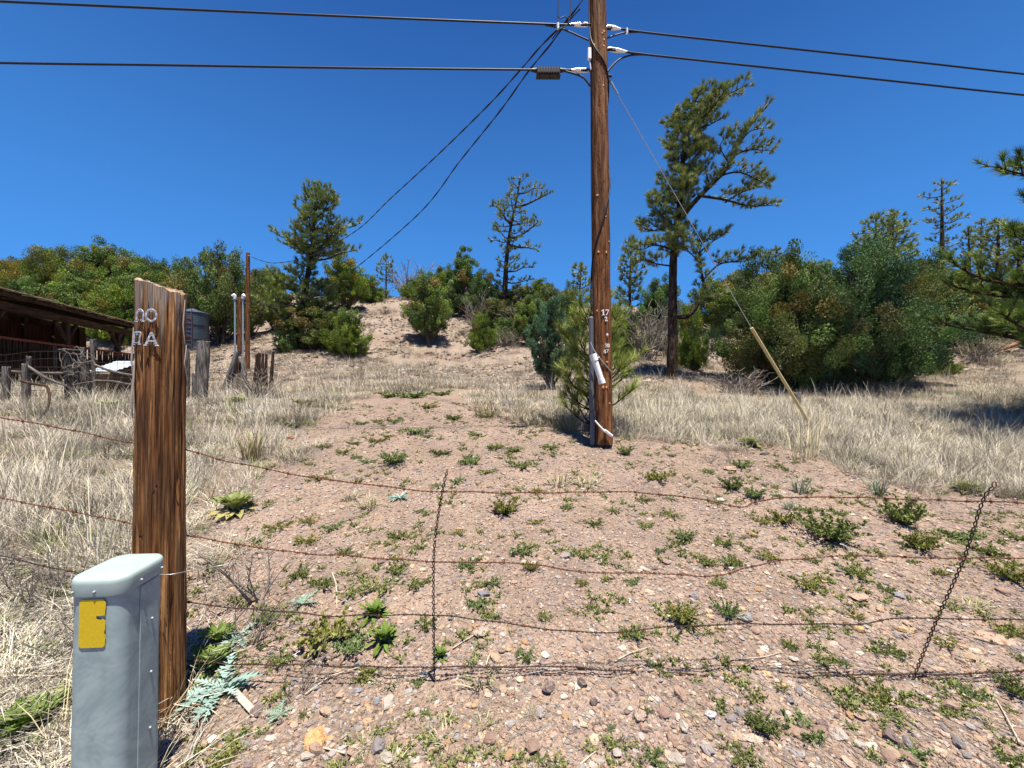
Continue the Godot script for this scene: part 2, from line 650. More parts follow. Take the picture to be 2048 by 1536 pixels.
func make_materials() -> void:
	var gt := gravel_textures()
	var g := vmat(0.95, Color(1.55, 1.55, 1.55))
	g.albedo_color = Color(1, 1, 1)
	g.albedo_texture = gt[0]
	g.uv1_triplanar = true
	g.uv1_world_triplanar = true
	g.uv1_scale = Vector3(0.62, 0.62, 0.62)
	g.heightmap_enabled = true
	g.heightmap_texture = gt[1]
	g.heightmap_scale = 1.6
	M.ground = g
	var brown := [Color(0.043, 0.018, 0.009), Color(0.120, 0.050, 0.019), Color(0.217, 0.096, 0.035), Color(0.342, 0.173, 0.068), Color(0.512, 0.317, 0.153)]
	M.post = wood_mat(wood(1024, 1536, brown, 1.3, 5.2, 5.0, 0.018, 0.075, 0.55), 0.8, 1.2)
	var pole := [Color(0.035, 0.014, 0.007), Color(0.09, 0.033, 0.013), Color(0.165, 0.066, 0.024), Color(0.235, 0.105, 0.042), Color(0.34, 0.18, 0.08)]
	M.pole = wood_mat(wood(256, 2048, pole, 5.1, 5.0, 26.0, 0.05, 0.0, 0.55), 0.75, 1.2)
	var silver := [Color(0.04, 0.035, 0.032), Color(0.12, 0.105, 0.095), Color(0.23, 0.205, 0.185), Color(0.36, 0.33, 0.30)]
	M.grey_wood = wood_mat(wood(256, 512, silver, 9.4, 4.0, 5.0, 0.09, 0.0, 0.3), 0.9, 1.5)
	var char_ := [Color(0.015, 0.013, 0.012), Color(0.04, 0.036, 0.034), Color(0.085, 0.078, 0.072), Color(0.16, 0.15, 0.14)]
	M.char_wood = wood_mat(wood(256, 512, char_, 12.4, 4.0, 5.0, 0.09), 0.9, 1.5)
	var dark := [Color(0.012, 0.009, 0.007), Color(0.035, 0.022, 0.015), Color(0.075, 0.042, 0.026), Color(0.12, 0.075, 0.048)]
	M.dark_wood = wood_mat(wood(256, 512, dark, 2.2, 4.0, 4.0, 0.05), 0.9, 0.8)
	var reds := [Color(0.022, 0.009, 0.006), Color(0.04, 0.015, 0.010), Color(0.06, 0.022, 0.014), Color(0.085, 0.035, 0.022)]
	M.red_wood = wood_mat(wood(128, 256, reds, 4.2, 3.0, 3.0, 0.04), 0.85, 0.6)
	var bark := [Color(0.012, 0.009, 0.008), Color(0.035, 0.024, 0.018), Color(0.075, 0.048, 0.034), Color(0.15, 0.088, 0.058)]
	M.bark = wood_mat(wood(256, 512, bark, 6.6, 3.4, 9.0, 0.16), 0.95, 3.0)
	var jbark := [Color(0.03, 0.024, 0.02), Color(0.075, 0.06, 0.05), Color(0.14, 0.115, 0.098), Color(0.22, 0.19, 0.17)]
	M.juniper_bark = wood_mat(wood(128, 256, jbark, 3.7, 3.0, 3.0, 0.1), 0.95, 1.5)
	M.knot = noisy(Color(0.30, 0.15, 0.06), Color(0.12, 0.055, 0.025), 0.8, 60.0)
	var rl := [Color(0.08, 0.035, 0.02), Color(0.16, 0.075, 0.045), Color(0.24, 0.12, 0.07), Color(0.3, 0.18, 0.12)]
	M.red_log = wood_mat(wood(128, 256, rl, 8.8, 3.0, 3.0, 0.06), 0.9, 1.0)
	M.twig = mat(Color(0.20, 0.17, 0.15), 0.95)
	M.dry_stick = mat(Color(0.40, 0.34, 0.27), 0.9)
	M.rust = noisy(Color(0.155, 0.058, 0.028), Color(0.06, 0.028, 0.018), 0.9, 30.0)
	M.dark_rust = noisy(Color(0.05, 0.03, 0.022), Color(0.018, 0.012, 0.01), 0.8, 30.0)
	M.black_cable = mat(Color(0.012, 0.012, 0.014), 0.55)
	M.strand = mat(Color(0.42, 0.43, 0.45), 0.45, 0.7)
	M.bright_metal = mat(Color(0.80, 0.80, 0.82), 0.38, 0.6)
	M.zinc = noisy(Color(0.46, 0.49, 0.53), Color(0.22, 0.24, 0.28), 0.5, 60.0, 0.45)
	M.white_paint = mat(Color(0.74, 0.74, 0.72), 0.6)
	M.white_plastic = noisy(Color(0.76, 0.77, 0.78), Color(0.62, 0.62, 0.60), 0.45, 14.0)
	M.grey_plastic = noisy(Color(0.115, 0.125, 0.155), Color(0.085, 0.09, 0.11), 0.6, 20.0)
	M.black_plastic = mat(Color(0.018, 0.018, 0.02), 0.5)
	M.yellow_plastic = noisy(Color(0.50, 0.41, 0.21), Color(0.44, 0.34, 0.15), 0.5, 6.0)
	M.yellow_label = noisy(Color(0.60, 0.43, 0.012), Color(0.52, 0.365, 0.012), 0.55, 40.0)
	M.pedestal = noisy(Color(0.295, 0.375, 0.385), Color(0.215, 0.285, 0.30), 0.5, 5.0)
	M.pedestal_lid = noisy(Color(0.285, 0.365, 0.36), Color(0.26, 0.335, 0.33), 0.55, 6.0)
	M.blue_metal = noisy(Color(0.085, 0.115, 0.15), Color(0.05, 0.065, 0.085), 0.45, 3.0, 0.4)
	M.sheet_metal = noisy(Color(0.52, 0.60, 0.70), Color(0.45, 0.52, 0.62), 0.4, 2.0, 0.3)
	M.red_rail = mat(Color(0.16, 0.035, 0.025), 0.7)
	M.roof_board = noisy(Color(0.28, 0.225, 0.15), Color(0.15, 0.115, 0.08), 0.9, 5.0)
	M.leaf = vmat(0.75, Color.WHITE, Color(0.55, 0.6, 0.3))
	M.needles = vmat(0.55, Color.WHITE, Color(0.5, 0.5, 0.3))
	M.grass = vmat(0.9, Color.WHITE, Color(0.3, 0.28, 0.2))
	M.stone = vmat(0.9)
	M.stone.albedo_texture = gt[0]
	M.stone.uv1_triplanar = true
	M.stone.uv1_scale = Vector3(2.3, 2.3, 2.3)
	M.stone.heightmap_enabled = true
	M.stone.heightmap_texture = gt[1]
	M.stone.heightmap_scale = 0.25
	M.pebble = vmat(0.9)

# two tones mottled by noise
func noisy(a: Color, b: Color, rough: float, scale: float, metal := 0.0) -> StandardMaterial3D:
	var w := 128
	var buf := PackedByteArray()
	buf.resize(w * w * 3)
	for y in w:
		for x in w:
			var cx := cos(TAU * x / w)
			var sx := sin(TAU * x / w)
			var cy := cos(TAU * y / w)
			var sy := sin(TAU * y / w)
			var n := nz.get_noise_3d(cx * 1.2 + cy * 0.4, sx * 1.2 + sy * 1.1, cy * 1.2 + a.r * 9.0) * 0.6 + nz.get_noise_3d(cx * 4.0 + cy * 1.7, sx * 4.0 + sy * 4.0, cy * 4.0 + a.g * 9.0) * 0.5 + rng.randf_range(-0.12, 0.12)
			put(buf, (y * w + x) * 3, a.lerp(b, clampf(0.5 + n, 0, 1)))
	var m := StandardMaterial3D.new()
	m.albedo_texture = ImageTexture.create_from_image(Image.create_from_data(w, w, false, Image.FORMAT_RGB8, buf))
	m.uv1_triplanar = true
	m.uv1_scale = Vector3(scale, scale, scale) * 0.35
	m.roughness = rough
	m.metallic = metal
	m.metallic_specular = 0.4
	return m

# ---------------------------------------------------------------- barn with porch

func build_barn() -> void:
	var o := Vector3(-15.4, 0, -12.0)
	var dir := Vector3(-0.348, 0, -0.937).normalized()
	var nrm := Vector3(0.937, 0, -0.348).normalized()
	var root := thing("barn", "long dark barn with a board roof and a railed porch at the left edge", "barn", Vector3(o.x, 1.5, o.z))
	var F := func(s: float, out: float, y: float) -> Vector3: return dir * s + nrm * out + Vector3(0, y - 1.5, 0)
	var beam := func(called: String, a: Vector3, b: Vector3, h: float, w: float, m: Material, ch := 0.012) -> MeshInstance3D:
		var bb := MB.new()
		bb.box(Transform3D(), Vector3(a.distance_to(b), h, w), ch, Color.WHITE)
		var p := part(called, bb.mesh(m), root)
		p.transform = bar(a, b, Vector3.UP if absf((b - a).normalized().y) < 0.9 else nrm)
		return p
	var s0 := -3.4
	var s1 := 9.2
	# body behind the porch: wall panels between studs
	var wall := beam.call("back_wall", F.call(s0, -2.35, 3.0), F.call(8.6, -2.35, 3.0), 2.6, 0.12, M.dark_wood)
	var k := 0
	var sp := s0
	while sp < 8.5:
		var e := minf(sp + 1.62, 8.6)
		beam.call("wall_panel", F.call(sp + 0.04, -2.26, 2.9), F.call(e - 0.04, -2.26, 2.9), 2.2, 0.06, M.red_wood)
		beam.call("stud", F.call(sp, -2.2, 1.9), F.call(sp, -2.2, 4.2), 0.1, 0.1, M.dark_wood)
		sp += 1.62
	beam.call("end_wall", F.call(8.6, -5.4, 3.0), F.call(8.6, -2.45, 3.0), 2.6, 0.12, M.dark_wood)
	# deck and skirt
	beam.call("deck", F.call(s0, -1.1, 2.05), F.call(s1, -1.1, 2.05), 0.12, 2.3, M.dark_wood)
	beam.call("skirt", F.call(s0, -0.15, 1.55), F.call(s1, -0.15, 1.55), 0.86, 0.06, M.dark_wood)
	# posts, braces, header
	for s in [-0.4, 2.9, 6.2, 9.0]:
		beam.call("porch_post", F.call(s, 0, 1.3), F.call(s, 0, 3.86), 0.17, 0.17, M.dark_wood)
		for e in [-1.0, 1.0]:
			var pts := [F.call(s, 0, 3.15), F.call(s + 0.22 * e, 0, 3.45), F.call(s + 0.55 * e, 0, 3.84)]
			if absf(s + 0.55 * e) > 9.1:
				continue
			part("brace", tube_mesh(spline(pts, 0.12), 0.075, 0.075, 6, M.dark_wood), root)
	beam.call("header", F.call(s0, 0, 3.98), F.call(s1, 0, 3.98), 0.24, 0.18, M.dark_wood)
	beam.call("ceiling_beam", F.call(s0, -1.2, 4.22), F.call(s1, -1.2, 4.22), 0.14, 0.12, M.dark_wood)
	# railing: red rail over uneven pole pickets
	beam.call("rail", F.call(s0, 0.05, 3.0), F.call(s1, 0.05, 3.0), 0.07, 0.1, M.red_rail)
	beam.call("lower_rail", F.call(s0, 0.05, 2.18), F.call(s1, 0.05, 2.18), 0.06, 0.06, M.dark_wood)
	var variants := []
	for q in 4:
		var pts2 := [Vector3(rf(-0.015, 0.015), 0, 0), Vector3(rf(-0.03, 0.03), 0.3, rf(-0.02, 0.02)), Vector3(rf(-0.03, 0.03), 0.6, 0), Vector3(rf(-0.015, 0.015), 0.92, 0)]
		variants.append(tube_mesh(spline(pts2, 0.25), 0.034, 0.026, 5, M.dark_wood, Color.WHITE, 0.15))
	var pale := []
	for q in 2:
		var pts3 := [Vector3(0, 0, 0), Vector3(rf(-0.04, 0.04), 0.4, 0.02), Vector3(rf(-0.02, 0.02), 0.9, 0)]
		pale.append(tube_mesh(spline(pts3, 0.25), 0.03, 0.02, 5, M.grey_wood, Color.WHITE, 0.15))
	var s2 := s0 + 0.06
	while s2 < s1:
		part("picket", pale[rng.randi() % 2] if rng.randf() < 0.1 else variants[rng.randi() % 4], root, F.call(s2, 0.05 + rf(-0.02, 0.02), 2.08))
		s2 += rf(0.10, 0.15)
	# roof: boards running down the slope, their pale ends along the eave
	var up := (Vector3(0, 0.13, 0) - nrm).normalized()
	var s3 := s0
	var bm := []
	for q in 3:
		bm.append(box_mesh(Vector3(0.205, 0.032, 3.1), 0.006, M.roof_board))
	while s3 < s1 + 0.2:
		var p := part("roof_board", bm[rng.randi() % 3], root)
		var zc := -up
		var c: Vector3 = F.call(s3, 0.55, 4.36 + rf(-0.012, 0.012)) + up * (1.55 + rf(-0.06, 0.03))
		p.transform = Transform3D(Basis(dir, zc.cross(dir).normalized(), zc), c)
		s3 += 0.222
	beam.call("fascia", F.call(s0, 0.42, 4.24), F.call(s1, 0.42, 4.24), 0.13, 0.04, M.dark_wood)
	var s4 := s0 + 0.3
	while s4 < s1:
		var a: Vector3 = F.call(s4, 0.5, 4.29)
		beam.call("rafter", a, a + up * 3.0, 0.1, 0.06, M.dark_wood)
		s4 += 0.62
	# far slope and rear wall close the building
	var rb := MB.new()
	rb.box(Transform3D(), Vector3(12.6, 0.05, 3.6), 0.01, Color.WHITE)
	var rear := part("rear_roof", rb.mesh(M.roof_board), root)
	var ridge: Vector3 = F.call(2.9, 0.55, 4.36) + up * 3.08
	var dn := (Vector3(0, -0.13, 0) - nrm).normalized()
	rear.transform = Transform3D(Basis(dir, dn.cross(dir).normalized() * 1.0, dn), ridge + dn * 1.82)
	beam.call("rear_wall", F.call(s0, -5.45, 2.9), F.call(8.6, -5.45, 2.9), 2.6, 0.12, M.dark_wood)

func build_tank() -> void:
	# corrugated steel water tank with a red ladder
	var base := at_depth(386, 24.0)
	base.y = P(386, 705, 24.0).y
	var root := thing("water_tank", "tall blue-grey steel water tank with a rusty red ladder, right of the fence post", "tank", base)
	var r := 0.78
	var h := 2.35
	var b := MB.new()
	var prof := PackedVector3Array()
	var rr := PackedFloat32Array()
	for k in 81:
		prof.append(Vector3(0, -0.2 + (h + 0.2) * k / 80.0, 0))
		rr.append(r + 0.008 * sin(k * 1.6) + (0.02 if k % 27 == 0 else 0.0))
	b.tube(prof, rr, 32, Color.WHITE, true)
	part("shell", b.mesh(M.blue_metal), root)
	b = MB.new()
	b.tube(PackedVector3Array([Vector3(0, h, 0), Vector3(0, h + 0.02, 0), Vector3(0, h + 0.28, 0)]), PackedFloat32Array([r + 0.04, r + 0.04, 0.06]), 32, Color.WHITE, true)
	part("lid", b.mesh(M.zinc), root)
	var lad := part("ladder", tube_mesh(PackedVector3Array([Vector3(0.1, -0.1, 0.86), Vector3(0.1, h + 0.1, 0.86)]), 0.025, 0.025, 6, M.rust), root)
	part("stile", tube_mesh(PackedVector3Array([Vector3(0.5, -0.1, 0.72), Vector3(0.5, h + 0.1, 0.72)]), 0.025, 0.025, 6, M.rust), lad)
	var rung := tube_mesh(PackedVector3Array([Vector3(0.1, 0, 0.86), Vector3(0.5, 0, 0.72)]), 0.018, 0.018, 5, M.rust)
	for k in 9:
		part("rung", rung, lad, Vector3(0, 0.1 + k * 0.26, 0))
	for y in [0.75, 1.6]:
		var ring := PackedVector3Array()
		for k in 25:
			var a := TAU * k / 24.0
			ring.append(Vector3(cos(a) * (r + 0.02), y, sin(a) * (r + 0.02)))
		part("hoop", tube_mesh(ring, 0.018, 0.018, 5, M.dark_rust), root)

# ---------------------------------------------------------------- poles and lines

func rough_log(h: float, r0: float, r1: float, rings: int, seg: int, lean: Vector3, m: Material, rough: float, groove: float, sd: float, ragged := 0.0) -> ArrayMesh:
	var b := MB.new()
	for k in rings + 1:
		var f := float(k) / rings
		for j in seg + 1:
			var a := TAU * (j % seg) / seg
			var ca := cos(a)
			var sa := sin(a)
			var r := lerpf(r0, r1, f)
			r *= 1.0 + rough * nz.get_noise_3d(ca * 1.1 + sd, sa * 1.1, f * h * 1.2)
			var g := absf(nz.get_noise_3d(ca * 3.2 + sd * 2.0, sa * 3.2, f * h * 0.35))
			r *= 1.0 - groove * pow(maxf(0.0, 1.0 - g * 5.0), 2.0)
			r *= 1.0 + rough * 0.3 * nz.get_noise_3d(ca * 9.0, sa * 9.0 + sd, f * h * 2.5)
			var y := h * f
			if k == rings and ragged > 0.0:
				y += ragged * (nz.get_noise_2d(ca * 2.2 + sd, sa * 2.2) + 0.5 * nz.get_noise_2d(ca * 8.0 + sd, sa * 8.0))
			b.v.append(Vector3(ca * r, y, sa * r) + lean * f)
			b.c.append(Color.WHITE)
			b.t.append(Vector2(float(j) / seg, 1.0 - f))
	var w := seg + 1
	for k in rings + 1:
		for j in seg + 1:
			var dl := b.v[k * w + posmod(j - 1, seg)]
			var dr := b.v[k * w + (j + 1) % seg]
			var up := b.v[mini(k + 1, rings) * w + j]
			var dn := b.v[maxi(k - 1, 0) * w + j]
			b.n.append((up - dn).cross(dr - dl).normalized())
	for k in rings:
		for j in seg:
			var q := k * w + j
			b.i.append_array(PackedInt32Array([q, q + 1, q + w, q + 1, q + w + 1, q + w]))
	# sawn end with rings of its own
	var top := Vector3(0, h, 0) + lean
	var prev := []
	for rg in 5:
		var f2 := 1.0 - rg / 5.0
		var row := []
		for j in seg:
			var e := b.v[rings * w + j]
			var q3 := top.lerp(e, f2)
			if rg > 0:
				q3.y = top.y + (e.y - top.y) * f2 + ragged * 0.4 * nz.get_noise_2d(q3.x * 30.0 + sd, q3.z * 30.0)
			row.append(b.vert(q3, Vector3.UP, Color.WHITE, Vector2(float(j) / seg, 0.01 + 0.02 * rg)))
		if rg > 0:
			for j in seg:
				var j2 := (j + 1) % seg
				b.i.append_array(PackedInt32Array([prev[j], prev[j2], row[j2], prev[j], row[j2], row[j]]))
		prev = row
	var cc := b.vert(top, Vector3.UP, Color.WHITE, Vector2(0.5, 0.1))
	for j in seg:
		b.i.append_array(PackedInt32Array([prev[j], prev[(j + 1) % seg], cc]))
	return b.mesh(m)

var pole_base: Vector3
var pole_lean: Vector3

func pole_at(y: float) -> Vector3:
	# centre of the pole at a height above its foot
	return pole_base + Vector3(0, y, 0) + pole_lean * (y / 9.2)

func text_mesh(s: String, h: float, serif: bool) -> TextMesh:
	var t := TextMesh.new()
	var f := SystemFont.new()
	f.font_names = PackedStringArray(["Droid Serif" if serif else "Droid Sans"])
	f.font_weight = 700
	t.font = f
	t.text = s
	t.font_size = 64
	t.pixel_size = h / 46.0
	t.depth = 0.004
	t.material = M.white_paint
	return t

func build_utility_pole() -> void:
	pole_base = at_depth(1206, 6.0)
	pole_base.y = P(1206, 884, 6.0).y - 0.03
	pole_lean = Vector3(-0.105, 0, 0)
	var root := thing("utility_pole", "tall brown wooden utility pole with white number tags, in front of the young pine", "utility pole", pole_base)
	var shaft := rough_log(9.2, 0.146, 0.115, 120, 64, pole_lean, M.pole, 0.035, 0.10, 3.3, 0.01)
	part("shaft", shaft, root)
	# knots
	for k in 20:
		var y := rf(0.4, 7.6)
		var a := rf(0.6, PI - 0.6)
		var r := lerpf(0.146, 0.115, y / 9.2)
		var b := MB.new()
		b.tube(PackedVector3Array([Vector3(0, 0, 0), Vector3(0, 0, 0.006), Vector3(0, -0.002, 0.009)]), PackedFloat32Array([0.026, 0.017, 0.005]), 7, Color.WHITE, true, 3.0)
		var kn := part("knot", b.mesh(M.knot), root)
		var nn := Vector3(cos(a), 0, sin(a))
		kn.transform = Transform3D(Basis(Vector3.UP.cross(nn).normalized(), Vector3.UP * rf(1.0, 1.9), nn), pole_at(y) - pole_base + nn * (r - 0.007))
	# number tags: each character a tag of its own nailed to the front
	var put_tag := func(s: String, u: float, v: float, h: float, lean_: float) -> void:
		var y := P(u, v, 5.86).y - pole_base.y
		var c := pole_at(y) - pole_base
		var x := (u - 1024.0) / FOCAL * 5.87 - pole_base.x
		var r := lerpf(0.146, 0.115, y / 9.2) + 0.006
		var a := asin(clampf((x - c.x) / r, -0.95, 0.95))
		var p := part("number_tag", text_mesh(s, h, true), root)
		p.transform = Transform3D(Basis(Vector3.UP, a).rotated(Vector3(0, 0, 1), lean_), c + Vector3(sin(a) * r, 0, cos(a) * r))
	put_tag.call("1", 1206, 625, 0.085, 0.05)
	put_tag.call("7", 1214, 625, 0.085, -0.05)
	put_tag.call("2", 1212, 638, 0.065, 0.1)
	put_tag.call("3", 1212.5, 691, 0.055, 0.0)
	put_tag.call("0", 1217.5, 691, 0.055, 0.0)
	put_tag.call("4", 1209, 703, 0.055, 0.05)
	put_tag.call("7", 1214.5, 702, 0.055, -0.1)
	var yd := P(1212, 669, 5.86).y - pole_base.y
	var disc := MB.new()
	disc.tube(PackedVector3Array([Vector3(0, 0, 0), Vector3(0, 0, 0.006)]), PackedFloat32Array([0.017, 0.015]), 12, Color.WHITE, true)
	part("round_tag", disc.mesh(M.white_paint), root, pole_at(yd) - pole_base + Vector3(0.052, 0, 0.132))
	# grey conduit cover down the left side
	var ug := MB.new()
	for k in 2:
		var y0 := 0.0 if k == 0 else 0.5
		var y1 := 0.5 if k == 0 else 1.9
		var off := Vector3(-0.168 - 0.004 * k, 0, 0.05)
		var a0 := pole_at(y0) - pole_base + off
		var a1 := pole_at(y1) - pole_base + off * Vector3(0.97, 1, 1)
		ug.box(bar(a0, a1, Vector3(0, 0, 1)), Vector3(a0.distance_to(a1) + 0.004, 0.075 - 0.005 * k, 0.066), 0.018, Color.WHITE)
	part("conduit_cover", ug.mesh(M.grey_plastic), root)
	# black riser cable that winds up the pole
	var w := []
	for e in [[1.85, 3.3], [2.6, 3.25], [3.2, 3.1], [3.6, 2.5], [3.95, 1.7], [4.3, 1.0], [4.6, 0.35], [5.0, -0.35], [5.6, -0.6], [5.9, -0.1], [6.15, 0.4], [6.35, 1.2], [6.55, 2.1], [6.75, 2.7], [7.0, 3.0], [7.4, 3.14]]:
		var y2: float = e[0] - 0.72
		var r2 := lerpf(0.146, 0.115, y2 / 9.2) + 0.012
		w.append(pole_at(y2) - pole_base + Vector3(cos(e[1]) * r2, 0, sin(e[1]) * r2))
	part("riser_cable", tube_mesh(spline(w, 0.06), 0.012, 0.012, 6, M.black_cable), root)
	# terminal box near the top, left
	var tb := MB.new()
	tb.box(Transform3D(Basis(), Vector3.ZERO), Vector3(0.06, 0.17, 0.05), 0.008, Color.WHITE)
	tb.box(Transform3D(Basis(Vector3(0, 0, 1), 0.12), Vector3(0.01, -0.16, 0)), Vector3(0.025, 0.16, 0.025), 0.008, Color.WHITE)
	part("terminal_clip", tb.mesh(M.bright_metal), root, P(1179, 108, 5.95) - pole_base)
	# eye bolts for the line clamps
	for e in [[1179, 50], [1213, 57], [1215, 99], [1180, 140], [1214, 152]]:
		var pb := P(e[0], e[1], 5.98) - pole_base
		var s := -1.0 if e[0] < 1200 else 1.0
		part("eye_bolt", tube_mesh(PackedVector3Array([pb - Vector3(0.08 * s, 0, 0), pb + Vector3(0.07 * s, 0, 0)]), 0.02, 0.02, 6, M.dark_rust), root)
	# bonding wire and ground clamp at the foot
	var gw := [P(1190, 841, 5.83), P(1200, 853, 5.82), P(1209, 862, 5.82)]
	part("ground_wire", tube_mesh(spline(gw, 0.05), 0.012, 0.016, 6, M.white_paint), root, -pole_base)
	var gc := MB.new()
	var ga := P(1208, 860, 5.80)
	var gb := P(1225, 873, 5.83)
	gc.box(bar(ga, gb, Vector3(0, 0, 1)), Vector3(ga.distance_to(gb), 0.04, 0.045), 0.012, Color.WHITE)
	part("ground_clamp", gc.mesh(M.white_plastic), root, -pole_base)

	# white capped tube hung on a steel wire across the pole
	var ta := P(1187, 713, 5.78)
	var t2 := P(1203, 762, 5.76)
	var tube := thing("capped_tube", "white plastic tube with end caps hanging on a wire across the utility pole", "tube", ta)
	var ax := (t2 - ta).normalized()
	part("body", tube_mesh(PackedVector3Array([Vector3.ZERO, t2 - ta]), 0.043, 0.043, 20, M.white_plastic), tube)
	part("cap", tube_mesh(PackedVector3Array([-ax * 0.035, -ax * 0.028, ax * 0.06, ax * 0.066]), 0.052, 0.052, 20, M.white_plastic), tube)
	part("cap", tube_mesh(PackedVector3Array([t2 - ta - ax * 0.03, t2 - ta - ax * 0.025, t2 - ta + ax * 0.035, t2 - ta + ax * 0.04]), 0.050, 0.050, 20, M.white_plastic), tube)
	var hang := [P(1181, 684, 5.86), P(1187, 698, 5.84), P(1200, 717, 5.84), P(1212, 731, 5.85), P(1224, 745, 5.9)]
	part("hanging_wire", tube_mesh(spline(hang, 0.05), 0.008, 0.008, 6, M.strand), tube, -ta)
	part("tie", tube_mesh(spline([ta + ax * 0.03, P(1194, 716, 5.78), P(1199, 714, 5.84)], 0.02), 0.006, 0.006, 5, M.white_plastic), tube, -ta)

func build_far_poles() -> void:
	var b1 := P(495, 735, 17.0)
	b1.y = height(b1.x, b1.z) - 0.1
	var top1 := P(496, 506, 17.0).y
	var r1 := thing("service_pole", "slim rust-brown service pole standing bare beside the conduit post", "utility pole", b1)
	part("shaft", rough_log(top1 - b1.y, 0.095, 0.078, 30, 16, Vector3(0.02, 0, 0), M.pole, 0.03, 0.06, 8.0, 0.01), r1)
	part("bracket", tube_mesh(PackedVector3Array([Vector3(0, top1 - b1.y - 0.15, 0.05), Vector3(0.14, top1 - b1.y - 0.13, 0.05)]), 0.02, 0.02, 6, M.zinc), r1)
	var b2 := P(480, 742, 13.6)
	b2.y = height(b2.x, b2.z) - 0.1
	var top2 := P(480, 594, 13.6).y
	var r2 := thing("conduit_post", "brown timber post with two grey conduits and weather caps, left of the service pole", "utility post", b2)
	var h := top2 - b2.y
	part("post", rough_log(h - 0.02, 0.085, 0.08, 20, 14, Vector3.ZERO, M.pole, 0.02, 0.05, 2.0), r2)
	for s in [-1.0, 1.0]:
		var c := part("conduit", tube_mesh(PackedVector3Array([Vector3(0.135 * s, 0.9, 0.05), Vector3(0.135 * s, h - 0.05, 0.05)]), 0.028, 0.028, 8, M.zinc), r2)
		var cap := spline([Vector3(0.135 * s, h - 0.08, 0.05), Vector3(0.135 * s, h + 0.02, 0.05), Vector3(0.16 * s, h + 0.05, 0.06), Vector3(0.2 * s, h + 0.0, 0.08)], 0.03)
		part("weather_head", tube_mesh(cap, 0.05, 0.055, 8, M.bright_metal), c)
	for s in [-1.0, 1.0]:
		part("meter_box", box_mesh(Vector3(0.16, 0.34, 0.14), 0.02, M.zinc), r2, Vector3(0.14 * s, 0.78, 0.06))

func cable(called: String, label: String, cat: String, pts: Array, r: float, m: Material, step := 0.15, group := "") -> Node3D:
	var b0: Vector3 = pts[0]
	var root := thing(called, label, cat, b0, group)
	var sp := spline(pts, step)
	for k in sp.size():
		sp[k] -= b0
	part("sheath", tube_mesh(sp, r, r, 7, m), root)
	return root

func strain_clamp(root: Node3D, a: Vector3, b: Vector3) -> void:
	# wedge clamp: bright cone, bail and link
	var o := root.position
	var d := (b - a).normalized()
	var l := a.distance_to(b)
	var cl := part("strain_clamp", tube_mesh(PackedVector3Array([a + d * l * 0.42 - o, a + d * l * 0.5 - o, a + d * l * 0.62 - o, b - o]), 0.02, 0.02, 8, M.bright_metal), root)
	var cb := MB.new()
	cb.tube(PackedVector3Array([a + d * l * 0.40 - o, a + d * l * 0.45 - o, a + d * l * 0.55 - o, b - o]), PackedFloat32Array([0.018, 0.034, 0.03, 0.010]), 8, Color.WHITE)
	cl.mesh = cb.mesh(M.bright_metal)
	for s in [-1.0, 1.0]:
		part("bail", tube_mesh(PackedVector3Array([a - o, a + Vector3(0, 0.028 * s, 0) + d * l * 0.1 - o, a + Vector3(0, 0.03 * s, 0) + d * l * 0.46 - o]), 0.009, 0.009, 5, M.bright_metal), cl)

